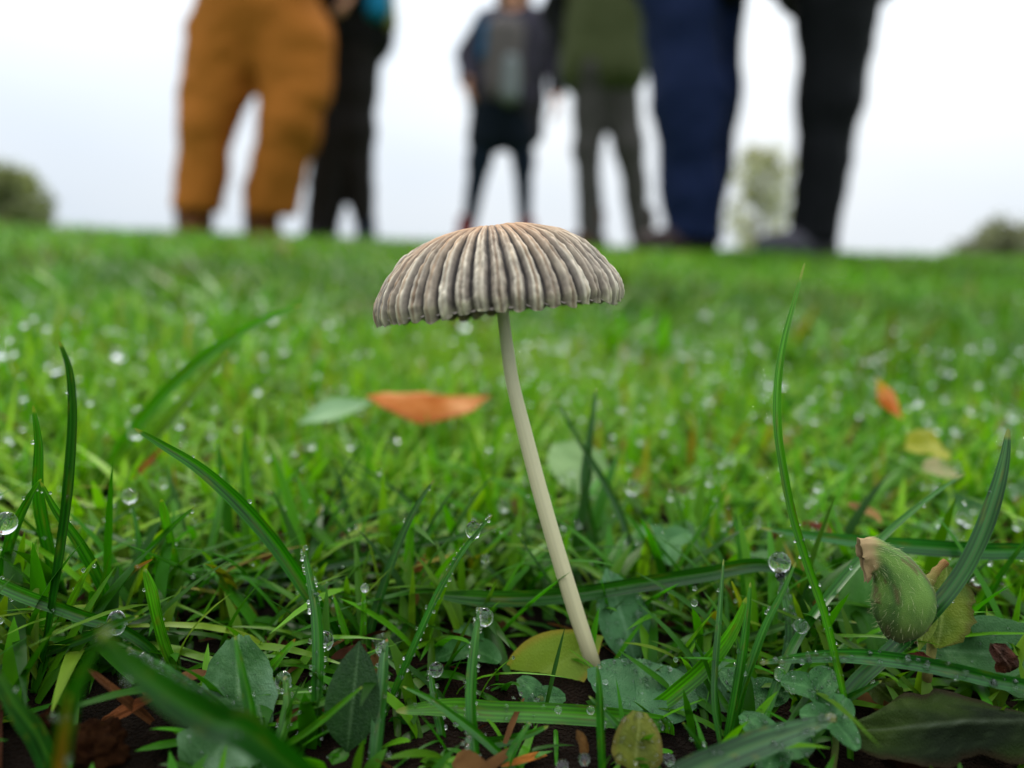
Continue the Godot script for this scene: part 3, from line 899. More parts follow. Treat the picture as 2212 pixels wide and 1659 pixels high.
func tree(called: String, label: String, px: float, py_top: float, dist: float, half_px: float, crown_share: float, leaves: int, leaf_size: float, colors: Array, round_: float, gaps: float) -> void:
	var top := upright(px, py_top, dist)
	var base := Vector3(top.x, ground(top.x, top.z), top.z)
	var h := top.y - base.y
	var hw := half_px / F * dist
	var root := thing(called, label, "tree", base)
	var bark := Color(0.3, 0.27, 0.23)
	var parts := [tube([Vector3(0, -0.2, 0), Vector3(0.05, h * 0.4, 0.03), Vector3(-0.03, h * 0.75, 0), Vector3(0, h * 0.96, 0)], [h * 0.022, h * 0.016, h * 0.009, h * 0.002], bark, bark, 14, 8, 0.2)]
	var tips := []
	for i in 34:
		var y := h * lerpf(1.0 - crown_share, 0.95, (i + 0.5) / 34.0)
		var k := clampf((y / h - (1.0 - crown_share)) / crown_share, 0.0, 1.0)
		var reach := hw * pow(maxf(sin(PI * clampf(k * 0.86 + 0.12, 0.0, 1.0)), 0.05), round_) * rnd(0.75, 1.1)
		var a := i * 2.4 + rnd(-0.4, 0.4)
		var dir := Vector3(cos(a), 0.25, sin(a))
		var e := Vector3(0, y, 0) + dir * reach
		parts.append(tube([Vector3(0, y - reach * 0.3, 0), Vector3(0, y, 0) + dir * reach * 0.5 - Vector3(0, reach * 0.08, 0), e], [h * 0.006, h * 0.004, h * 0.0015], bark, bark, 5, 5))
		for j in 5:
			tips.append(Vector3(0, y, 0) + dir * reach * (0.35 + 0.16 * j) + Vector3(rnd(-1, 1), rnd(-0.5, 0.7), rnd(-1, 1)) * hw * 0.16)
	obj("trunk", merge(parts), M.bark, root)
	var xf := []
	var tint := []
	for i in leaves:
		var c: Vector3 = tips[rng.randi() % tips.size()]
		if n1.get_noise_3d(c.x * 9.0, c.y * 9.0, c.z * 9.0) < gaps - 0.5: continue
		var p := c + Vector3(rng.randfn(), rng.randfn(), rng.randfn()) * hw * 0.11
		var s := leaf_size * rnd(0.6, 1.4)
		xf.append(Transform3D(Basis.from_euler(Vector3(rnd(-1.2, 1.2), rnd(0, TAU), rnd(-1.2, 1.2))).scaled(Vector3(s, s, s)), p))
		var col: Color = colors[rng.randi() % colors.size()]
		tint.append(col * rnd(0.75, 1.2))
	var lm := leaf_mesh(Vector3.UP, Vector3.BACK, 1.0, 0.7, OVAL, {"rows": 4, "cols": 3, "color": Color.WHITE, "mottle": Color.WHITE, "vein": Color.WHITE, "wave": 0.0, "curl": 0.3})
	scatter("crown", lm[0], M.crown, xf, tint, root)

# ---------------------------------------------------------------- lawn
func unit_blade(bend: float, lean: float, c0: Color, c1: Color, rows := 7, at_ := Vector3.ZERO, turn := 0.0, h := 1.0, w := 1.0) -> ArrayMesh:
	var P := PackedVector3Array(); var C := PackedColorArray()
	var b := Basis(Vector3.UP, turn)
	for r in rows + 1:
		var s := float(r) / rows
		var half := 0.5 * w * minf(1.0, pow(1.0 - s, 0.7) * 1.9) * (0.75 + 0.25 * minf(1.0, s * 3.0)) + 0.004
		var y := h * s * (1.0 - 0.28 * bend * s)
		var z := h * (lean * s + bend * s * s)
		for k in 3:
			var u := k - 1.0
			P.append(at_ + b * Vector3(u * half, y, z + (absf(u) - 0.5) * half * 0.03))
			var col := c0.lerp(c1, smoothstep(0.0, 0.5, s)) * (1.0 if k != 1 else 0.88)
			col.a = 1.0
			C.append(col)
	return grid(P, 3, C)

const GREENS := [Color(0.37, 0.58, 0.13), Color(0.29, 0.51, 0.09), Color(0.42, 0.62, 0.15), Color(0.47, 0.64, 0.18), Color(0.35, 0.58, 0.17), Color(0.51, 0.66, 0.2), Color(0.31, 0.53, 0.12)]

func green() -> Color:
	var c: Color = GREENS[rng.randi() % GREENS.size()]
	var x := rng.randf()
	if x < 0.035: c = Color(0.55, 0.5, 0.22)
	elif x < 0.05: c = Color(0.52, 0.38, 0.2)
	c = c * rnd(0.85, 1.18)
	c.a = 1.0
	return c

func shaded_green() -> Color:  # lawn greens darkened: the shade low in the foreground is put into the colour
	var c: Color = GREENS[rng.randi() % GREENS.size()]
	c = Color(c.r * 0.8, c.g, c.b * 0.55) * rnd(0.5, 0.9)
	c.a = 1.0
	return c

func ring_spot(r0: float, r1: float, half: float, other := false) -> Vector3:
	var r := sqrt(lerpf(r0 * r0, r1 * r1, rng.randf()))
	var a := rnd(-half, half) if not other else rnd(half, TAU - half)
	var x := sin(a) * r
	var z := -cos(a) * r
	return Vector3(x, ground(x, z), z)

func lawn() -> void:
	var pale := Color(1.1, 1.08, 0.95)
	var variants := []
	var bends := [0.1, 0.3, 0.6, 1.0, 0.45, 1.5]
	for b in bends: variants.append(unit_blade(b, rnd(0.0, 0.25), Color(1.15, 1.1, 0.9), pale))
	var tips := []
	# single blades, from the mushroom's foot to the middle distance
	var xf := [[], [], [], [], [], []]
	var tint := [[], [], [], [], [], []]
	for i in 9500:
		var p := ring_spot(0.088, 0.36, 0.78)
		var r := Vector2(p.x, p.z).length()
		var v := rng.randi() % 6
		var dens := 0.5 + n1.get_noise_2d(p.x * 120.0, p.z * 120.0)
		if r < 0.13 and rng.randf() > 0.55 + 0.3 * dens: continue
		var h := rnd(0.4, 1.0) * lerpf(0.015, 0.03, smoothstep(0.09, 0.3, r)) * (0.75 + 0.5 * dens)
		var w := rnd(0.0008, 0.0019)
		var a := rnd(0, TAU)
		var b := Basis(Vector3.UP, a) * Basis(Vector3.RIGHT, rnd(-0.15, 0.45))
		var t := Transform3D(Basis(b.x * w, b.y * h, b.z * h), p - Vector3(0, 0.001, 0))
		if r < 0.1 and p.x > -0.004 and p.x < 0.02: continue
		var c := green()
		var patch := n1.get_noise_2d(p.x * 90.0 + 30.0, p.z * 90.0)
		c = c.lerp(Color(0.52, 0.62, 0.18), clampf(patch * 1.2, 0.0, 0.5)) * (1.0 + 0.3 * minf(patch, 0.0)) * lerpf(0.8, 1.0, smoothstep(0.09, 0.14, r))  # last factor darkens the nearest blades, foreground shade put into their tint
		c.a = 1.0
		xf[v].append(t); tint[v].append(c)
		if rng.randf() < (0.2 if p.x > 0.01 else 0.12): tips.append([t * Vector3(0, 1.0 - 0.28 * bends[v], bends[v] + 0.1), r])
		elif rng.randf() < 0.04: tips.append([t * Vector3(0, 0.55, 0.3 * bends[v]), r])
	# short growth round and in front of the mushroom
	for i in 800:
		var p := ring_spot(0.04, 0.1, 0.95)
		if p.distance_to(on_ground(175, 1615)) < 0.011 or p.distance_to(on_ground(2010, 1620)) < 0.011: continue
		var v := rng.randi() % 6
		var r := Vector2(p.x, p.z).length()
		var h := rnd(0.003, 0.0125) * smoothstep(0.02, 0.09, r)
		var w := rnd(0.0004, 0.0012)
		var b := Basis(Vector3.UP, rnd(0, TAU)) * Basis(Vector3.RIGHT, rnd(0.1, 1.1))
		xf[v].append(Transform3D(Basis(b.x * w, b.y * h, b.z * h), p - Vector3(0, 0.0008, 0)))
		if rng.randf() < 0.1: tips.append([xf[v][-1] * Vector3(0, 1.0 - 0.28 * bends[v], bends[v] + 0.1), 0.05])
		var c := shaded_green()  # tint carries the shade between the taller blades
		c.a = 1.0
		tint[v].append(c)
	# grass in front of the orange leaf, over its lower edge
	for i in 90:
		var q := at(rnd(770, 1075), 930, rnd(0.146, 0.165))
		var v := rng.randi() % 5
		var h := rnd(0.012, 0.0205)
		var w := rnd(0.0007, 0.0015)
		var b := Basis(Vector3.UP, rnd(0, TAU)) * Basis(Vector3.RIGHT, rnd(-0.1, 0.35))
		xf[v].append(Transform3D(Basis(b.x * w, b.y * h, b.z * h), Vector3(q.x, ground(q.x, q.z) - 0.001, q.z)))
		tint[v].append(green())
	var bare := [on_ground(175, 1615), on_ground(2010, 1620)]
	# longer blades tangled over one another near the foot
	for i in 1050:
		var p := ring_spot(0.06, 0.125, 0.85)
		if p.distance_to(bare[0]) < 0.011 or p.distance_to(bare[1]) < 0.011: continue
		var v: int = [0, 1, 2, 4, 1, 3][rng.randi() % 6]
		var r := Vector2(p.x, p.z).length()
		if r < 0.095 and p.x > -0.004 and p.x < 0.02: continue
		var h := rnd(0.6, 1.1) * lerpf(0.006, 0.024, smoothstep(0.058, 0.11, r))
		var w := rnd(0.001, 0.0021)
		var b := Basis(Vector3.UP, rnd(0, TAU)) * Basis(Vector3.RIGHT, rnd(0.0, 1.25))
		var t := Transform3D(Basis(b.x * w, b.y * h, b.z * h), p - Vector3(0, 0.0008, 0))
		xf[v].append(t)
		var c := shaded_green()  # same darkened tint, shade painted into the tangle
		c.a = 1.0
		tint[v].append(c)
		if rng.randf() < 0.12: tips.append([t * Vector3(0, 1.0 - 0.28 * bends[v], bends[v] + 0.1), 0.05])
	for v in 6:
		tag(scatter("short_grass", variants[v], M.lawn, xf[v], tint[v]), "short wet lawn grass growing around and behind the mushroom", "grass", "lawn grass", "stuff")
	# tufts further off
	var tufts := []
	for k in 4:
		var ms := []
		for j in 11:
			var a := rnd(0, TAU)
			var g := Color(1, 1, 1) * rnd(0.8, 1.2)
			g.a = 1.0
			ms.append(unit_blade(rnd(0.1, 1.1), rnd(0.0, 0.5), g * 0.85, g, 5, Vector3(rnd(-0.35, 0.35), 0, rnd(-0.35, 0.35)), a, rnd(0.5, 1.05), rnd(0.05, 0.1)))
		tufts.append(merge(ms))
	var tx := [[], [], [], []]
	var tt := [[], [], [], []]
	var spans := [[0.33, 1.3, 0.8, 7500, 0.028, false], [1.25, 3.2, 0.78, 19000, 0.034, false], [3.0, 7.5, 0.75, 20000, 0.04, false], [0.06, 0.16, 1.0, 260, 0.02, true], [0.13, 0.9, 0.78, 9000, 0.026, true], [0.85, 2.2, 0.78, 22000, 0.032, true], [2.0, 6.0, 0.76, 26000, 0.042, true]]
	for s in spans:
		for i in s[3]:
			var p := ring_spot(s[0], s[1], s[2], s[5])
			var h: float = s[4] * (rnd(0.6, 1.15) if rng.randf() < 0.9 else rnd(1.15, 1.7)) * (0.92 + 0.35 * n1.get_noise_2d(p.x * 12.0, p.z * 12.0))
			var k := rng.randi() % 4
			var b := Basis(Vector3.UP, rnd(0, TAU)) * Basis(Vector3.RIGHT, rnd(-0.2, 0.2))
			tx[k].append(Transform3D(b.scaled(Vector3(h, h, h)), p - Vector3(0, 0.002, 0)))
			var c := green()
			var patch := n1.get_noise_2d(p.x * 14.0 + 70.0, p.z * 14.0)
			c = c.lerp(Color(0.47, 0.63, 0.33), clampf(0.25 + patch, 0.0, 1.0) * 0.75) * (1.0 + 0.35 * minf(n2.get_noise_2d(p.x * 40.0, p.z * 40.0), 0.0))
			c.a = 1.0
			tt[k].append(c)
			if s[0] < 0.5 and not s[5] and rng.randf() < 0.012: tips.append([p + b * Vector3(rnd(-0.3, 0.3), rnd(0.7, 1.0), rnd(-0.3, 0.3)) * h, Vector2(p.x, p.z).length()])
	for k in 4:
		tag(scatter("lawn_tufts", tufts[k], M.lawn, tx[k], tt[k]), "mown lawn grass running up to the crest behind the people", "grass", "lawn grass", "stuff")
	# clover among the grass, too many to count
	var lm := []
	for k in 3:
		var dir := Vector3(cos(TAU * k / 3.0), 0.25, sin(TAU * k / 3.0))
		lm.append(leaf_mesh(dir, Vector3.UP, 1.0, 0.9, HEART, {"rows": 5, "cols": 5, "color": Color(0.95, 1, 0.95), "mottle": Color(1.05, 1.05, 1.0), "vein": Color(1.1, 1.1, 1.1), "seed": k})[0])
	var trefoil := merge(lm)
	var cx := []
	var ct := []
	for i in 1500:
		var p := ring_spot(0.1, 0.9, 0.75)
		if n1.get_noise_2d(p.x * 30.0 + 200.0, p.z * 30.0) < -0.05: continue
		var r := Vector2(p.x, p.z).length()
		var s := rnd(0.002, 0.0048)
		var b := Basis.from_euler(Vector3(rnd(-0.2, 0.9), rnd(0, TAU), rnd(-0.4, 0.4)))
		cx.append(Transform3D(b.scaled(Vector3(s, s, s)), p + Vector3(0, rnd(0.2, 0.75) * lerpf(0.014, 0.026, smoothstep(0.1, 0.3, r)), 0)))
		var c := Color(0.24, 0.42, 0.2).lerp(Color(0.34, 0.5, 0.27), rng.randf())
		ct.append(c)
	tag(scatter("clover_cover", trefoil, M.leaf, cx, ct), "clover leaves scattered through the lawn behind the mushroom", "clover", "", "stuff")
	# dead stems and bits of leaf on the soil
	var straw := []
	for k in 3:
		straw.append(leaf_mesh(Vector3.RIGHT, Vector3.UP, 1.0, [0.05, 0.09, 0.4][k], STRAW, {"rows": 7, "cols": 3, "curl": 0.25, "color": Color(1, 1, 1), "mottle": Color(0.8, 0.75, 0.7), "vein": Color(0.9, 0.85, 0.8), "seed": k * 3.0, "jag": 0.3})[0])
	var sx := [[], [], []]
	var st := [[], [], []]
	for i in 1100:
		var p := ring_spot(0.035, 0.42, 0.95)
		var k := rng.randi() % 3
		var s := rnd(0.005, 0.018) * (1.0 if k < 2 else 0.4)
		var b := Basis(Vector3.UP, rnd(0, TAU)) * Basis(Vector3.BACK, rnd(-0.15, 0.4)) * Basis(Vector3.RIGHT, rnd(-0.9, 0.9))
		sx[k].append(Transform3D(b.scaled(Vector3(s, s, s)), p + Vector3(0, rnd(0.0005, 0.004), 0)))
		st[k].append(Color(0.42, 0.28, 0.16).lerp(Color(0.58, 0.43, 0.25), rng.randf()) if rng.randf() < 0.6 else Color(0.34, 0.2, 0.12))
	for k in 3:
		tag(scatter("dead_grass", straw[k], M.dry, sx[k], st[k]), "dead brown grass stems and leaf scraps on the soil", "dead grass", "thatch on the soil", "stuff")
	# dew on the tips
	var near := []
	var far := []
	for t in tips:
		var r: float = t[1]
		var q := rnd(0.00014, 0.0003) if r < 0.1 else (rnd(0.0002, 0.00042) if r < 0.13 else rnd(0.0003, 0.0009) if r < 0.2 else rnd(0.0004, 0.0011))
		if rng.randf() < 0.08: q *= 1.7
		var cluster := 1 if rng.randf() < 0.8 else 3
		for j in cluster:
			(near if r < 0.2 else far).append(Transform3D(Basis().scaled(Vector3(q, q * 1.08, q)), (t[0] as Vector3) + Vector3(rnd(-1, 1), rnd(-0.5, 0.5), rnd(-1, 1)) * q * (1.5 if cluster > 1 else 0.3)))
			q *= 0.8
	tag(scatter("dew", unit_bead, M.water, near + far, []), "dew drops glinting on the lawn behind the mushroom", "dew", "", "stuff")

func terrain() -> void:
	var P := PackedVector3Array(); var C := PackedColorArray()
	var cols := 200
	var rows := 190
	for r in rows + 1:
		var t := float(r) / rows
		var rad := 0.0 if r == 0 else (0.004 * r if r < 60 else 0.24 * pow(4000.0 / 0.24, float(r - 60) / (rows - 60)))
		for k in cols:
			var a := TAU * k / cols
			var x := sin(a) * rad
			var z := -cos(a) * rad
			P.append(Vector3(x, ground(x, z), z))
			var c := Color(0.14, 0.095, 0.055).lerp(Color(0.085, 0.06, 0.035), 0.5 + n2.get_noise_2d(x * 700.0, z * 700.0))
			c = c.lerp(Color(0.32, 0.46, 0.14), smoothstep(0.22, 0.8, rad + 0.15 * n1.get_noise_2d(x * 30.0, z * 30.0)) * 0.95)
			c.a = 1.0
			C.append(c)
	var g := obj("ground", grid(P, cols, C, true), M.soil)
	tag(g, "dark soil of the lawn running up a grassy slope", "ground", "", "structure")

func clod(label: String, px: float, py: float, r_px: float) -> void:
	var p := on_ground(px, py)
	var d := -(eye.affine_inverse() * p).z
	var r := r_px / F * d
	var P := PackedVector3Array(); var C := PackedColorArray()
	for i in 25:
		var th := PI * i / 24.0
		for k in 40:
			var a := TAU * k / 40.0
			var v := Vector3(sin(th) * cos(a), cos(th), sin(th) * sin(a))
			var q := r * (1.0 + 0.5 * n1.get_noise_3d(v.x * 40.0 + px, v.y * 40.0, v.z * 40.0) + 0.4 * n2.get_noise_3d(v.x * 90.0, v.y * 90.0 + px, v.z * 90.0))
			P.append(v * q * Vector3(1, 0.85, 1))
			C.append(Color(0.14, 0.085, 0.05).lerp(Color(0.23, 0.15, 0.09), clampf(0.5 + n2.get_noise_3d(v.x * 200.0, v.y * 200.0, v.z * 200.0), 0.0, 1.0)))
	var o := obj("soil_clod", grid(P, 40, C, true, false), M.clod)
	o.position = p + Vector3.UP * r * 0.45
	tag(o, label, "soil")

# ---------------------------------------------------------------- the scene
func _ready() -> void:
	rng.seed = 20
	n1.seed = 3; n1.frequency = 0.02
	n2.seed = 8; n2.frequency = 0.02; n2.fractal_octaves = 3
	eye = Transform3D(Basis(Vector3.RIGHT, deg_to_rad(TILT)) * Basis(Vector3.BACK, deg_to_rad(ROLL)), Vector3(0, 0.053, 0))
	var cam := Camera3D.new()
	cam.name = "camera"
	add_child(cam)
	cam.transform = eye
	var lens := CameraAttributesPhysical.new()
	lens.frustum_focal_length = 12.0 / tan(deg_to_rad(27.5))
	lens.exposure_aperture = 10.0
	lens.frustum_focus_distance = 0.0855
	lens.frustum_near = 0.01
	lens.frustum_far = 6000.0
	cam.attributes = lens
	cam.fov = 55.0
	cam.near = 0.01
	cam.far = 6000.0
	var env := Environment.new()
	env.background_mode = Environment.BG_SKY
	env.tonemap_mode = Environment.TONE_MAPPER_LINEAR
	env.tonemap_exposure = 1.5
	env.sdfgi_enabled = true
	env.ssao_enabled = true
	env.ssil_enabled = true
	var sky := Sky.new()
	var pano := PanoramaSkyMaterial.new()
	var im := Image.create(512, 256, false, Image.FORMAT_RGBF)
	for y in 256:
		var el := (0.5 - (y + 0.5) / 256.0) * PI
		for x in 512:
			var a := TAU * x / 512.0
			var v := Vector3(cos(el) * cos(a), sin(el) * 2.2, cos(el) * sin(a))
			var cl := n2.get_noise_3d(v.x * 45.0, v.y * 45.0, v.z * 45.0) * 0.6 + n1.get_noise_3d(v.x * 60.0, v.y * 60.0, v.z * 60.0) * 0.5
			var up := clampf(sin(el), 0.0, 1.0)
			var lum := lerpf(0.585, 1.9, pow(up, 1.35)) * (1.0 + 0.13 * cl)
			var c := Vector3(0.95, 1.0, 1.04).lerp(Vector3(0.84, 0.95, 1.09), clampf(0.5 - cl * 1.4, 0.0, 1.0) * 0.8)
			im.set_pixel(x, y, Color(c.x * lum, c.y * lum, c.z * lum))
	pano.panorama = ImageTexture.create_from_image(im)
	sky.sky_material = pano
	env.sky = sky
	var we := WorldEnvironment.new()
	we.name = "world"
	we.environment = env
	add_child(we)
	var sun := DirectionalLight3D.new()
	sun.name = "sun"
	sun.light_energy = 0.45
	sun.light_color = Color(1.0, 0.97, 0.92)
	sun.light_angular_distance = 11.0
	sun.shadow_enabled = true
	add_child(sun)
	sun.look_at_from_position(Vector3(-0.2, 0.78, -0.78) * 10.0, Vector3.ZERO)
	materials()
	unit_bead = ball(20, 12)
	unit_drop = ball(64, 32)

	terrain()
	tree("round_tree", "rounded olive green tree at the far left edge of the lawn", 10, 378, 45.0, 82, 0.85, 9000, 0.3, [Color(0.52, 0.54, 0.36), Color(0.56, 0.56, 0.4), Color(0.48, 0.51, 0.34)], 0.5, 0.0)  # far trees: leaf colours paled to stand in for distance haze
	tree("sparse_tree", "tall sparse tree with haze paled leaf colour between the blue jeans and black trousers", 1655, 318, 45.0, 66, 0.92, 4200, 0.26, [Color(0.74, 0.72, 0.64), Color(0.68, 0.67, 0.6), Color(0.8, 0.78, 0.7)], 0.3, 0.3)  # bright sky blurring through the crown is put into the leaf colours
	tree("bushy_tree", "dark bushy tree low on the horizon at the right edge", 2205, 500, 45.0, 100, 0.9, 8000, 0.28, [Color(0.5, 0.5, 0.4), Color(0.53, 0.52, 0.44), Color(0.47, 0.49, 0.37)], 0.5, 0.0)
	tree("low_tree", "lower green tree beside the dark bushy one at the right", 2095, 552, 45.0, 60, 0.9, 4500, 0.26, [Color(0.38, 0.46, 0.25), Color(0.42, 0.47, 0.28)], 0.6, 0.0)
	people()
	mushroom()
	bud()
	leaves()
	blades()
	drops()
	lawn()

func leaves() -> void:
	var up := Vector3.UP
	var X := eye.basis.x
	var back := Vector3(0, 0, -1)
	var orange := {"color": Color(0.62, 0.34, 0.13), "mottle": Color(0.78, 0.55, 0.36), "vein": Color(0.6, 0.3, 0.12), "jag": 0.35, "teeth": 90.0, "mat": M.dry, "curl": 0.06, "cup": -0.38, "wave": 0.1, "seed": 4.0, "rim": Color(0.5, 0.25, 0.1)}
	leaf("fallen_leaf", "curled orange autumn leaf lying on grass left of the stem", "leaf", at(792, 858, 0.168), (X + back * 0.25 - up * 0.0).normalized(), (up * 1.0 - back * 0.3).normalized(), 0.0285, 0.0145, OVAL, orange)
	leaf("fallen_leaf", "pale green leaf lying beside the curled orange leaf", "leaf", at(645, 915, 0.16), (X * 1.0 + up * 0.42 + back * 0.3).normalized(), (up - back * 0.6).normalized(), 0.0165, 0.007, LANCE, {"color": Color(0.42, 0.55, 0.36), "mottle": Color(0.5, 0.62, 0.44), "seed": 2.0})
	leaf("fallen_leaf", "small upright orange leaf in the grass right of the tall thin blade", "leaf", at(1950, 905, 0.17), (up * 1.0 - X * 0.6 + back * 0.3).normalized(), (-back + X * 0.4).normalized(), 0.0115, 0.0048, LANCE, orange.merged({"color": Color(0.78, 0.36, 0.1), "tip_color": Color(0.66, 0.6, 0.15), "seed": 9.0}, true))
	leaf("fallen_leaf", "crumpled yellow green leaf lying in the grass at right", "leaf", at(1960, 965, 0.15), (X + back * 0.4).normalized(), (up - back * 0.8).normalized(), 0.0125, 0.0075, ROUND, {"color": Color(0.55, 0.55, 0.12), "mottle": Color(0.62, 0.6, 0.2), "jag": 0.3, "wave": 0.25, "seed": 6.0})
	leaf("fallen_leaf", "pale tan leaf in the grass just below the yellow green one", "leaf", at(1990, 1015, 0.142), (X + back * 0.3).normalized(), (up - back * 0.7).normalized(), 0.01, 0.0055, OVAL, {"color": Color(0.56, 0.52, 0.36), "mottle": Color(0.46, 0.5, 0.3), "mat": M.dry, "jag": 0.2, "seed": 7.0})
	leaf("broad_leaf", "pale broad weed leaf standing in grass right behind the stem", "leaf", at(1305, 1070, 0.145), (up * 0.75 - X * 0.75 + back * 0.45).normalized(), (-back + up * 0.7 + X * 0.2).normalized(), 0.0148, 0.0105, ROUND, {"color": Color(0.44, 0.56, 0.33), "mottle": Color(0.5, 0.6, 0.38), "vein_amount": 0.2, "seed": 11.0})
	leaf("broad_leaf", "yellow green leaf lying on the soil left of the stem base", "leaf", at(1075, 1510, 0.094), (X * 1.0 + up * 0.62 + back * 0.1).normalized(), (-back * 0.9 + up * 0.7).normalized(), 0.0155, 0.0085, OVAL, {"color": Color(0.42, 0.52, 0.12), "mottle": Color(0.5, 0.58, 0.16), "rim": Color(0.6, 0.5, 0.15), "seed": 12.0, "curl": 0.1, "vein_amount": 0.25})
	leaf("broad_leaf", "dark green oval leaf standing upright at lower left of the stem", "leaf", at(750, 1625, 0.0765), (up * 1.0 + X * 0.05 + back * 0.25).normalized(), (-back + up * 0.2 + X * 0.15).normalized(), 0.0108, 0.0056, OVAL, {"color": Color(0.09, 0.2, 0.05), "mottle": Color(0.12, 0.25, 0.07), "seed": 13.0, "cup": 0.35})
	leaf("broad_leaf", "pointed weed leaf with whitish bloom at lower left", "leaf", at(520, 1620, 0.079), (up * 0.9 - X * 0.2 + back * 0.4).normalized(), (-back + up * 0.75).normalized(), 0.0115, 0.0085, HEART, {"color": Color(0.14, 0.3, 0.1), "mottle": Color(0.42, 0.54, 0.42), "seed": 14.0, "jag": 0.2, "vein": Color(0.5, 0.6, 0.45), "beads": 20})
	leaf("broad_leaf", "ragged wet leaf with whitish bloom at the bottom edge, left", "leaf", at(420, 1700, 0.071), (up * 0.5 + X * 0.3 + back * 0.4).normalized(), (-back * 0.6 + up).normalized(), 0.0085, 0.0085, ROUND, {"color": Color(0.13, 0.28, 0.09), "mottle": Color(0.38, 0.48, 0.36), "seed": 15.0, "jag": 0.4, "beads": 30})
	# the round scalloped leaves by the stem
	leaf("round_leaf", "round scalloped grey green leaf covered in dew right of stem base", "leaf", at(1385, 1575, 0.0835), (up * 0.5 + X * 0.12 + back * 0.8).normalized(), (up - back * 0.95).normalized(), 0.0095, 0.0125, ROUND, {"color": Color(0.2, 0.36, 0.2), "mottle": Color(0.27, 0.43, 0.27), "vein": Color(0.34, 0.5, 0.32), "jag": 0.16, "teeth": 150.0, "beads": 150, "seed": 16.0, "cup": 0.15, "vein_amount": 0.5})
	leaf("round_leaf", "second round scalloped leaf further right, behind the curved blade", "leaf", at(1545, 1560, 0.087), (up * 0.55 + X * 0.2 + back * 0.75).normalized(), (up - back * 0.95 - X * 0.1).normalized(), 0.0095, 0.0098, ROUND, {"color": Color(0.18, 0.34, 0.18), "mottle": Color(0.24, 0.4, 0.23), "jag": 0.16, "teeth": 150.0, "beads": 90, "seed": 17.0, "cup": 0.15, "vein_amount": 0.5})
	leaf("round_leaf", "blurred round leaf with big drops just behind the stem base, right", "leaf", at(1375, 1440, 0.098), (up * 0.95 - X * 0.3 + back * 0.35).normalized(), (-back + up * 0.8).normalized(), 0.013, 0.007, OVAL, {"color": Color(0.24, 0.42, 0.24), "mottle": Color(0.3, 0.48, 0.3), "beads": 40, "bead_size": 2.2, "seed": 18.0})
	leaf("round_leaf", "large dark leaf low at right below the seed husk", "leaf", at(2330, 1440, 0.086), (-X * 1.0 + up * 0.1 + back * 0.2).normalized(), (up - back * 0.8).normalized(), 0.0165, 0.0095, OVAL, {"color": Color(0.16, 0.32, 0.13), "mottle": Color(0.24, 0.4, 0.2), "jag": 0.2, "beads": 60, "seed": 19.0})
	leaf("broad_leaf", "smooth green leaf behind the seed husk and tall thin blade", "leaf", at(1860, 1420, 0.1), (up * 1.0 + X * 0.1 + back * 0.2).normalized(), (-back + up * 0.3).normalized(), 0.0135, 0.0085, OVAL, {"color": Color(0.24, 0.42, 0.16), "mottle": Color(0.3, 0.46, 0.2), "seed": 20.0, "vein_amount": 0.2})
	leaf("decayed_leaf", "yellow heart shaped leaf with holes of water at bottom centre", "leaf", at(1370, 1668, 0.0745), (up * 0.8 + X * 0.12 + back * 0.4).normalized(), (-back + up * 0.5).normalized(), 0.0056, 0.0052, HEART, {"color": Color(0.33, 0.36, 0.07), "mottle": Color(0.42, 0.43, 0.1), "beads": 30, "bead_size": 1.9, "seed": 21.0, "rim": Color(0.35, 0.3, 0.1)})
	# the decayed leaf at lower right
	leaf("decayed_leaf", "large dark decaying leaf hanging over the lower right corner", "leaf", at(2290, 1555, 0.078), (-X * 1.0 + up * 0.12 - back * 0.1).normalized(), (up - back * 0.55).normalized(), 0.0225, 0.008, OVAL, {"color": Color(0.075, 0.11, 0.04), "mottle": Color(0.19, 0.25, 0.08), "jag": 0.7, "teeth": 80.0, "seed": 22.0, "wave": 0.2, "cup": -0.5, "rim": Color(0.16, 0.11, 0.06), "mat": M.dry})
	leaf("decayed_leaf", "small brown curled leaf scrap below the seed husk", "leaf", at(2030, 1432, 0.084), (-X + up * 0.15).normalized(), (up - back).normalized(), 0.0048, 0.0022, LANCE, {"color": Color(0.3, 0.13, 0.08), "mottle": Color(0.22, 0.1, 0.06), "jag": 0.3, "mat": M.dry, "seed": 23.0, "wave": 0.3})
	leaf("decayed_leaf", "dark brown crumpled scrap at the right edge above the beaded blade", "leaf", at(2190, 1455, 0.083), (-X * 0.7 + up * 0.9).normalized(), (-back + up * 0.4).normalized(), 0.0042, 0.0032, OVAL, {"color": Color(0.28, 0.17, 0.12), "mottle": Color(0.16, 0.1, 0.07), "jag": 0.4, "mat": M.dry, "seed": 24.0, "wave": 0.5})
	leaf("decayed_leaf", "olive leaf fragment hanging left of the dark decaying leaf", "leaf", at(1880, 1470, 0.085), (X * 0.6 - up * 0.5).normalized(), (-back + up * 0.3).normalized(), 0.006, 0.004, OVAL, {"color": Color(0.3, 0.36, 0.12), "mottle": Color(0.2, 0.24, 0.08), "jag": 0.4, "seed": 25.0, "wave": 0.3})
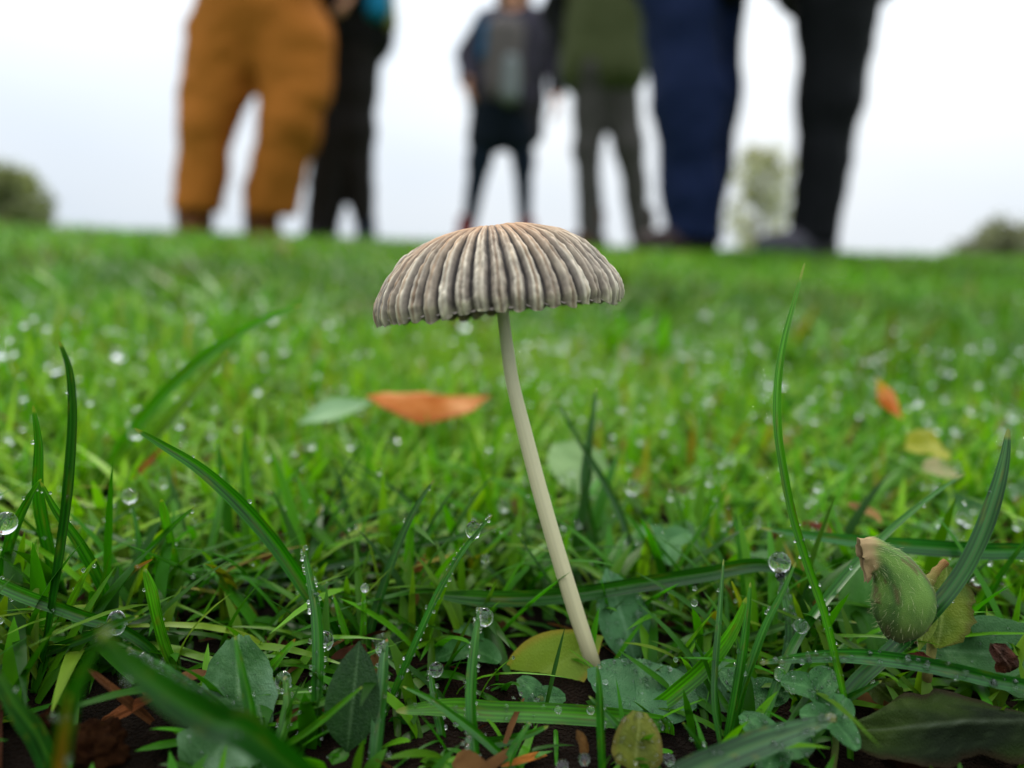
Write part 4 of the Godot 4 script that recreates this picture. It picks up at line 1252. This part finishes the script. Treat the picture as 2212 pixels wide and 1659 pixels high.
	# straws and dry stems
	var straws := [
		["curved tan dry leaf standing left of the beaded blade", 905, 1210, 860, 1395, 40.0, 0.105, Color(0.66, 0.46, 0.26), 26.0],
		["broad brown dead leaf lying on soil below the tan one", 1010, 1425, 860, 1400, 34.0, 0.1, Color(0.46, 0.27, 0.15), 27.0],
		["flat reddish brown dead blade at lower left on dark soil", 320, 1500, 225, 1560, 30.0, 0.076, Color(0.45, 0.26, 0.14), 28.0],
		["orange brown dead blade at the bottom edge near the centre", 1090, 1648, 1180, 1628, 16.0, 0.0735, Color(0.62, 0.38, 0.16), 29.0],
		["curled papery tan husk at the bottom, left of the yellow leaf", 1258, 1585, 1262, 1640, 34.0, 0.0745, Color(0.52, 0.38, 0.22), 30.0],
		["dry orange stem leaning in the grass behind the arching blade", 345, 955, 265, 1070, 20.0, 0.135, Color(0.66, 0.38, 0.18), 31.0],
		["long straw coloured stalk lying behind the seed husk blade", 1835, 1370, 1905, 1452, 9.0, 0.092, Color(0.66, 0.6, 0.36), 32.0],
		["tan dead leaf lying left of the mushroom among green stems", 520, 1205, 640, 1190, 26.0, 0.115, Color(0.5, 0.3, 0.17), 33.0],
		["pale brown dead leaf right behind the thin tall blade", 1840, 1085, 1900, 1120, 34.0, 0.125, Color(0.6, 0.46, 0.28), 34.0],
		["reddish dead leaf in the grass left of the seed husk", 1740, 1125, 1830, 1150, 26.0, 0.118, Color(0.46, 0.24, 0.15), 35.0],
		["brown dead leaf on the soil at the left, behind two crossing blades", 150, 1250, 290, 1275, 30.0, 0.106, Color(0.4, 0.23, 0.13), 36.0],
		["dark brown twig end on the soil in the lower left corner", 195, 1445, 330, 1560, 20.0, 0.075, Color(0.36, 0.23, 0.13), 37.0],
	]
	for q in straws:
		var a := at(q[1], q[2], q[6])
		var b := at(q[3], q[4], q[6] + 0.004)
		leaf("dead_leaf", q[0], "dead leaf", b, a - b, (-back * 0.7 + up).normalized(), (a - b).length(), q[5] / F * q[6], STRAW, {"color": q[7], "mottle": (q[7] as Color) * 0.72, "vein": (q[7] as Color) * 1.15, "mat": M.dry, "seed": q[8], "wave": 0.35, "jag": 0.2, "curl": 0.1, "group": "dead leaves on the soil"})
	clod("dark crumbly clod of soil in the lower left corner", 205, 1640, 60)
	clod("smaller soil clod left of the crumbly one at the bottom edge", 120, 1585, 42)
	clod("black soil lump under the decaying leaf at lower right", 1960, 1640, 60)
	clover("clover with beaded leaflets left of the tall thin blade's foot", 1762, 1490, 0.0815, 0.0037, 0.8, {"beads": 24})
	clover("clover with three dark wet leaflets between two upright blades", 1672, 1610, 0.0765, 0.0042, 2.2, {"beads": 30, "color": Color(0.1, 0.25, 0.1)})
	clover("clover behind the upright blades, its leaflets thick with dew", 1625, 1505, 0.086, 0.0044, 0.2, {"beads": 26})
	clover("green clover between the beaded blade and the stem", 1010, 1400, 0.096, 0.0048, 1.6, {"beads": 0, "color": Color(0.14, 0.33, 0.1), "lean_z": 0.2})
	clover("small clover below the yellow green leaf, flecked with dew", 1160, 1510, 0.088, 0.0034, 0.1, {"beads": 10})
	clover("clover with curled leaflet beside the thin blade's lower end", 1800, 1555, 0.077, 0.0034, 3.0, {"beads": 14})
	clover("pale blurred clover in the grass left of the seed husk", 1440, 1170, 0.115, 0.0045, 0.5, {"beads": 0, "color": Color(0.24, 0.42, 0.2)})
	clover("dim clover low at the left, between two leaning blades", 330, 1330, 0.1, 0.004, 1.1, {"beads": 6})

func blades() -> void:
	var dark := Color(0.085, 0.25, 0.035)
	var mid := Color(0.14, 0.36, 0.045)
	var fresh := Color(0.23, 0.46, 0.06)
	var grey := Color(0.17, 0.35, 0.13)
	blade("tall dark upright blade near the left edge with pale tip", [[128, 736], [152, 800], [160, 900], [152, 1040], [138, 1160], [112, 1330], [85, 1480]], 31, 0.0775, 0.0, {"color": dark, "twist": 0.9})
	blade("shorter upright blade left of the tall dark one", [[72, 876], [84, 960], [84, 1060], [98, 1150], [128, 1260], [150, 1330]], 26, 0.088, 0.0, {"color": mid})
	blade("left limb of a bent pair forming an inverted V at left", [[90, 1034], [62, 1080], [30, 1150], [8, 1230], [-10, 1330]], 22, 0.084, 0.0, {"color": mid, "fold": 0.8})
	blade("right limb of the inverted V pair running down to the centre", [[88, 1040], [120, 1100], [170, 1170], [210, 1240], [240, 1310], [262, 1380]], 24, 0.084, 0.0, {"color": mid})
	blade("arching blade with pale tip sweeping down toward centre left", [[291, 925], [350, 960], [430, 1010], [510, 1080], [590, 1170], [660, 1270], [715, 1350], [742, 1400]], 31, 0.083, 0.0, {"color": mid, "twist": 0.25, "fold": 0.7})
	blade("long blurred arching blade in the background at upper left", [[655, 658], [570, 690], [470, 750], [380, 825], [300, 915], [235, 1010], [180, 1090]], 26, 0.125, 0.15, {"color": fresh})
	blade("second blurred blade just under the long background arch, yellowing", [[495, 755], [440, 820], [370, 900], [300, 985], [230, 1060]], 24, 0.128, 0.15, {"color": Color(0.3, 0.44, 0.14), "tip": Color(0.5, 0.55, 0.35)})
	blade("tall thin blade rising right of the mushroom to cap height", [[1738, 568], [1716, 650], [1695, 730], [1681, 820], [1680, 920], [1692, 1010], [1712, 1110], [1745, 1220], [1780, 1320], [1805, 1420], [1828, 1530], [1838, 1640]], 17, 0.083, 0.0, {"color": fresh, "twist": 0.2, "taper": 0.3, "beads": 40, "bead_size": 0.6, "bead_from": 0.6})
	blade("broad bluish upright blade curving up at the right edge", [[2178, 925], [2170, 990], [2150, 1070], [2118, 1160], [2070, 1250], [2000, 1335], [1920, 1410], [1850, 1475], [1800, 1540]], 34, 0.086, 0.0825, {"color": Color(0.13, 0.3, 0.1), "tip": Color(0.24, 0.38, 0.24), "twist": 0.2, "fold": 0.35, "taper": 0.25})
	blade("straight slim blade leaning right, passing behind the seed husk", [[2085, 1022], [2020, 1065], [1945, 1125], [1870, 1195], [1800, 1275], [1735, 1360], [1690, 1450], [1655, 1540], [1625, 1640]], 19, 0.107, 0.0, {"color": mid, "twist": 0.2})
	blade("horizontal blade crossing just behind the stem, pointed at left", [[938, 1284], [1010, 1290], [1100, 1293], [1240, 1284], [1380, 1262], [1520, 1240], [1660, 1220]], 32, 0.096, 0.102, {"color": dark.lightened(0.04), "twist": 0.15, "fold": 0.8, "taper": 0.15})
	blade("slender beaded blade leaning right with big drop near its tip", [[1064, 1112], [1030, 1150], [990, 1205], [950, 1275], [915, 1350], [880, 1430], [845, 1510], [820, 1570]], 16, 0.085, 0.0, {"color": mid, "beads": 60, "bead_size": 0.85})
	blade("upright ribbed blade left of the stem carrying a round drop", [[1036, 1312], [1030, 1360], [1022, 1430], [1018, 1510], [1022, 1590], [1030, 1670]], 25, 0.082, 0.0, {"color": mid, "beads": 55, "bead_size": 0.8, "fold": 0.4})
	blade("stubby beaded blade under a drop, left of the ribbed one", [[930, 1448], [936, 1490], [946, 1540], [955, 1590]], 20, 0.084, 0.0, {"color": mid, "beads": 24})
	blade("frayed blade with brown split edge below a small drop", [[836, 1380], [830, 1420], [826, 1480], [818, 1560], [808, 1660]], 28, 0.081, 0.0, {"color": grey, "beads": 20, "brown": 0.06})
	blade("dark slim blade leaning right, between arching blade and stem", [[938, 1036], [905, 1085], [872, 1150], [845, 1220], [818, 1300], [798, 1375], [788, 1430]], 19, 0.098, 0.0, {"color": dark.lightened(0.04)})
	blade("small upright blade with rounded tip left of the arching blade", [[349, 1078], [358, 1120], [372, 1180], [388, 1240], [398, 1290]], 18, 0.094, 0.0, {"color": fresh, "taper": 0.15})
	blade("thin blade with withered brown tip at left", [[330, 1208], [295, 1228], [262, 1262], [240, 1300], [228, 1350]], 13, 0.088, 0.0, {"color": mid, "brown": 0.35})
	blade("short blunt blade standing left of centre, slightly curved", [[312, 1226], [328, 1275], [340, 1330], [360, 1400], [385, 1460]], 24, 0.084, 0.0, {"color": fresh, "taper": 0.2})
	blade("beaded upright blade under the arching blade's foot", [[655, 1180], [668, 1240], [682, 1310], [688, 1400], [686, 1500], [684, 1610]], 24, 0.086, 0.0, {"color": mid, "beads": 60, "bead_size": 1.1})
	blade("long flat blade lying across the bottom centre, tip at left", [[855, 1536], [960, 1528], [1060, 1536], [1180, 1540], [1300, 1548], [1400, 1560], [1440, 1572]], 40, 0.079, 0.083, {"color": fresh.darkened(0.1), "twist": 0.1, "fold": 0.2, "taper": 0.2, "beads": 26, "bead_size": 1.3, "bead_side": 1})
	blade("narrow upright blade in front of the stem's foot", [[1290, 1436], [1295, 1490], [1298, 1560], [1302, 1680]], 18, 0.0765, 0.0, {"color": mid})
	blade("slanting narrow blade crossing below the stem's foot", [[1272, 1503], [1310, 1540], [1350, 1585], [1395, 1630], [1440, 1690]], 17, 0.0765, 0.0, {"color": Color(0.17, 0.36, 0.13)})
	blade("upright dark blade with sharp tip, right of the scalloped leaves", [[1621, 1258], [1615, 1330], [1605, 1410], [1590, 1500], [1570, 1610]], 20, 0.083, 0.0, {"color": mid})
	blade("thick curved blade sweeping from lower centre up to the right", [[1612, 1290], [1590, 1350], [1555, 1405], [1510, 1455], [1450, 1505], [1400, 1545]], 34, 0.081, 0.0, {"color": fresh, "fold": 0.6, "twist": 0.1})
	blade("thin blade leaning right under the large clear drop", [[1719, 1214], [1690, 1280], [1655, 1350], [1625, 1430], [1600, 1510], [1580, 1610]], 17, 0.083, 0.0, {"color": mid})
	blade("very narrow greyish upright blade left of the thick curved one", [[1563, 1208], [1558, 1280], [1552, 1360], [1545, 1450], [1545, 1530], [1562, 1640]], 14, 0.084, 0.0, {"color": grey})
	blade("wide horizontal blade entering from right, behind the seed husk", [[1640, 1140], [1760, 1158], [1880, 1172], [2000, 1182], [2120, 1190], [2290, 1202]], 34, 0.104, 0.098, {"color": Color(0.13, 0.34, 0.12), "twist": 0.1, "fold": 0.3})
	blade("long arched blade with row of beads at lower right", [[1640, 1432], [1720, 1422], [1830, 1416], [1940, 1426], [2050, 1446], [2150, 1470], [2270, 1500]], 31, 0.083, 0.077, {"color": Color(0.12, 0.32, 0.1), "twist": 0.1, "taper": 0.3, "beads": 60, "bead_size": 1.5, "bead_side": 1})
	blade("broad ribbed blade with drops lying at the bottom right edge", [[1800, 1548], [1730, 1575], [1650, 1602], [1570, 1635], [1470, 1680]], 56, 0.073, 0.0675, {"color": Color(0.15, 0.28, 0.14), "twist": 0.1, "fold": 0.25, "taper": 0.3, "beads": 30, "bead_size": 1.5, "bead_side": 1})
	blade("big blurred dark leaf blade close to the lens at lower left", [[215, 1360], [290, 1440], [380, 1510], [470, 1560], [560, 1600]], 74, 0.049, 0.056, {"color": dark, "twist": 0.1, "fold": 0.3})
	blade("blurred close blade with orange streak in lower left corner", [[245, 1350], [190, 1430], [155, 1520], [140, 1600], [130, 1690]], 46, 0.052, 0.056, {"color": dark, "tip": Color(0.14, 0.28, 0.06)})
	blade("blurred orange withered strip at the bottom left", [[150, 1500], [142, 1560], [134, 1620], [128, 1690]], 22, 0.0515, 0.055, {"color": Color(0.52, 0.36, 0.1), "tip": Color(0.3, 0.34, 0.1)})
	blade("bead covered grey green blade slanting across the lower left", [[275, 1400], [350, 1445], [430, 1505], [500, 1565], [560, 1625], [610, 1690]], 42, 0.0755, 0.0, {"color": grey, "twist": 0.1, "fold": 0.3, "beads": 150, "bead_size": 1.25, "bead_side": 1})
	blade("upright slim blade standing before the whitish bloom leaf", [[508, 1372], [522, 1440], [540, 1520], [550, 1590], [558, 1690]], 25, 0.0735, 0.0, {"color": mid})
	blade("diagonal blade with orange tip right of the whitish bloom leaf", [[638, 1380], [600, 1425], [555, 1480], [515, 1535]], 23, 0.082, 0.0, {"color": fresh, "brown": 0.06})
	blade("thin blade pointing up right before the dark oval leaf", [[783, 1483], [745, 1515], [700, 1553], [650, 1590], [600, 1625]], 15, 0.074, 0.0, {"color": fresh.darkened(0.1)})
	blade("wide blade entering from the left edge at mid height", [[-30, 1250], [50, 1285], [120, 1310], [190, 1335], [250, 1352]], 28, 0.083, 0.087, {"color": mid, "taper": 0.05})
	blade("blurred long horizontal blade left of the stem, behind the drop", [[1075, 1136], [980, 1160], [880, 1182], [780, 1206], [680, 1226], [560, 1244], [400, 1268]], 22, 0.112, 0.108, {"color": dark.lightened(0.03), "twist": 0.1})
	blade("low curved blade at the bottom centre, tip pointing right", [[1185, 1568], [1130, 1590], [1060, 1606], [990, 1608], [910, 1590], [850, 1560]], 27, 0.077, 0.0, {"color": mid.darkened(0.1), "twist": 0.1})
	blade("slanted slim blade crossing under the long flat one", [[870, 1482], [930, 1510], [1000, 1560], [1060, 1610], [1130, 1680]], 17, 0.078, 0.0, {"color": mid})
	blade("leaning short blade at the bottom centre", [[1145, 1560], [1120, 1600], [1100, 1640], [1085, 1690]], 20, 0.0755, 0.0, {"color": mid})
	blade("blurred dark upright blade rising behind the stem at right", [[1288, 838], [1280, 900], [1270, 980], [1264, 1060], [1280, 1150], [1310, 1240]], 20, 0.128, 0.125, {"color": dark.lightened(0.05)})
	blade("blurred dark slanting blade crossing the upright one behind the stem", [[1200, 860], [1250, 950], [1300, 1030], [1340, 1110], [1370, 1200]], 16, 0.13, 0.12, {"color": dark.lightened(0.05)})
	blade("beaded glittering blade below the large clear drop", [[1682, 1226], [1700, 1290], [1712, 1360], [1705, 1420], [1690, 1500]], 30, 0.0935, 0.0, {"color": Color(0.24, 0.4, 0.24), "beads": 60, "bead_size": 1.8, "bead_side": 1})
	blade("slim blade with tiny drop left of the dark leaning one", [[655, 1255], [690, 1320], [720, 1370], [750, 1440]], 16, 0.094, 0.0, {"color": mid})
	blade("curled blade holding a drop above the bloom leaf", [[614, 1462], [622, 1510], [614, 1570], [592, 1640]], 24, 0.0795, 0.0, {"color": fresh.darkened(0.15), "beads": 12})
	blade("thin blurred blade under the drop below the dry orange stem", [[283, 1082], [296, 1140], [306, 1220], [310, 1270]], 15, 0.108, 0.106, {"color": mid})
	blade("thin upright blade under a small drop, centre left", [[785, 1265], [787, 1310], [785, 1370], [782, 1430]], 14, 0.093, 0.0, {"color": fresh})
	blade("short blade behind the dark oval leaf, pointing up left", [[720, 1285], [735, 1330], [755, 1390], [770, 1440]], 15, 0.092, 0.0, {"color": fresh})
	blade("leaning blade with dew at centre left, behind the arching blade", [[420, 1095], [380, 1130], [330, 1180], [280, 1240], [240, 1300]], 13, 0.094, 0.0, {"color": mid})
	blade("upright blurred blade above the arching blade's tip", [[483, 1005], [478, 1060], [470, 1120], [455, 1190], [440, 1260]], 16, 0.118, 0.112, {"color": fresh})
	blade("bright yellow green blade at left, pointing up right", [[210, 1206], [185, 1240], [165, 1280], [140, 1330], [120, 1370]], 14, 0.082, 0.0, {"color": Color(0.3, 0.48, 0.1)})
	blade("dark blade low at left crossing toward the middle", [[300, 1330], [240, 1352], [180, 1380], [100, 1410], [20, 1450]], 22, 0.08, 0.0, {"color": dark})
	blade("near blurred bluish blade in the bottom left corner", [[-20, 1430], [30, 1520], [80, 1590], [120, 1690]], 44, 0.062, 0.0, {"color": Color(0.14, 0.28, 0.14)})
	blade("sloping thin blade right of the seed husk at the edge", [[2230, 1150], [2170, 1230], [2130, 1300], [2090, 1400]], 15, 0.096, 0.0, {"color": mid})
	blade("dim low blade between the clover and the decaying leaf", [[1905, 1470], [1850, 1500], [1800, 1530], [1740, 1570]], 18, 0.08, 0.0, {"color": dark})
	blade("pale slender blade behind the thick curved blade", [[1850, 1345], [1790, 1335], [1720, 1345], [1640, 1370], [1560, 1400]], 16, 0.094, 0.1, {"color": Color(0.25, 0.42, 0.16)})
	blade("yellowing small blade between the upright blades at right", [[1580, 1255], [1595, 1290], [1612, 1340], [1640, 1400]], 12, 0.092, 0.0, {"color": Color(0.45, 0.45, 0.12)})
	blade("dark lower blade running out of the bottom right of centre", [[1475, 1560], [1500, 1590], [1520, 1630], [1530, 1690]], 16, 0.075, 0.0, {"color": dark})

func drops() -> void:
	drop("clear drop near the tip of the slender beaded blade", 1022, 1145, 0.0845, 19, 1.25)
	drop("round drop clinging to the ribbed blade left of the stem", 1047, 1333, 0.0815, 22)
	drop("round drop on the stubby beaded blade", 942, 1446, 0.0835, 18)
	drop("small round drop on the frayed blade's top", 825, 1400, 0.0805, 16)
	drop("drop under the arching blade's lower end", 700, 1385, 0.087, 24)
	drop("drop on the small upright tip at centre left", 788, 1270, 0.092, 11)
	drop("large clear drop with white glint left of the tall thin blade", 1684, 1215, 0.0935, 27, 1.0)
	drop("big drop cut by the left edge of the frame", 12, 1130, 0.0838, 27)
	drop("drop hanging from the inverted V blade's right limb", 252, 1345, 0.0835, 22, 1.5)
	drop("blurred drop in the grass at left, below the dry orange stem", 280, 1072, 0.108, 18)
	drop("drop on a curled tip above the bloom leaf", 612, 1470, 0.079, 20, 1.2)
	drop("dark drop at the bottom, right of the papery husk", 1262, 1640, 0.073, 14)
	drop("drop on the bottom edge blade by the husk", 1215, 1655, 0.0735, 15)
	drop("drop at the thin blade's foot among the clover", 1730, 1352, 0.0885, 18)
	drop("drop between thin leaning blades right of centre", 1684, 1455, 0.0842, 15, 1.3)
	drop("little drop under the round scalloped leaf", 1384, 1590, 0.0785, 8)
	drop("bead on the long flat blade, nearest the stem", 1206, 1533, 0.0795, 9)
	drop("bead pair member on the flat blade right of the stem foot", 1276, 1534, 0.0795, 10)
	drop("glinting drop in the blurred grass right of the stem", 1440, 1290, 0.105, 20, 1.4)
	drop("clear drop on the yellow heart shaped leaf", 1445, 1640, 0.0735, 14)
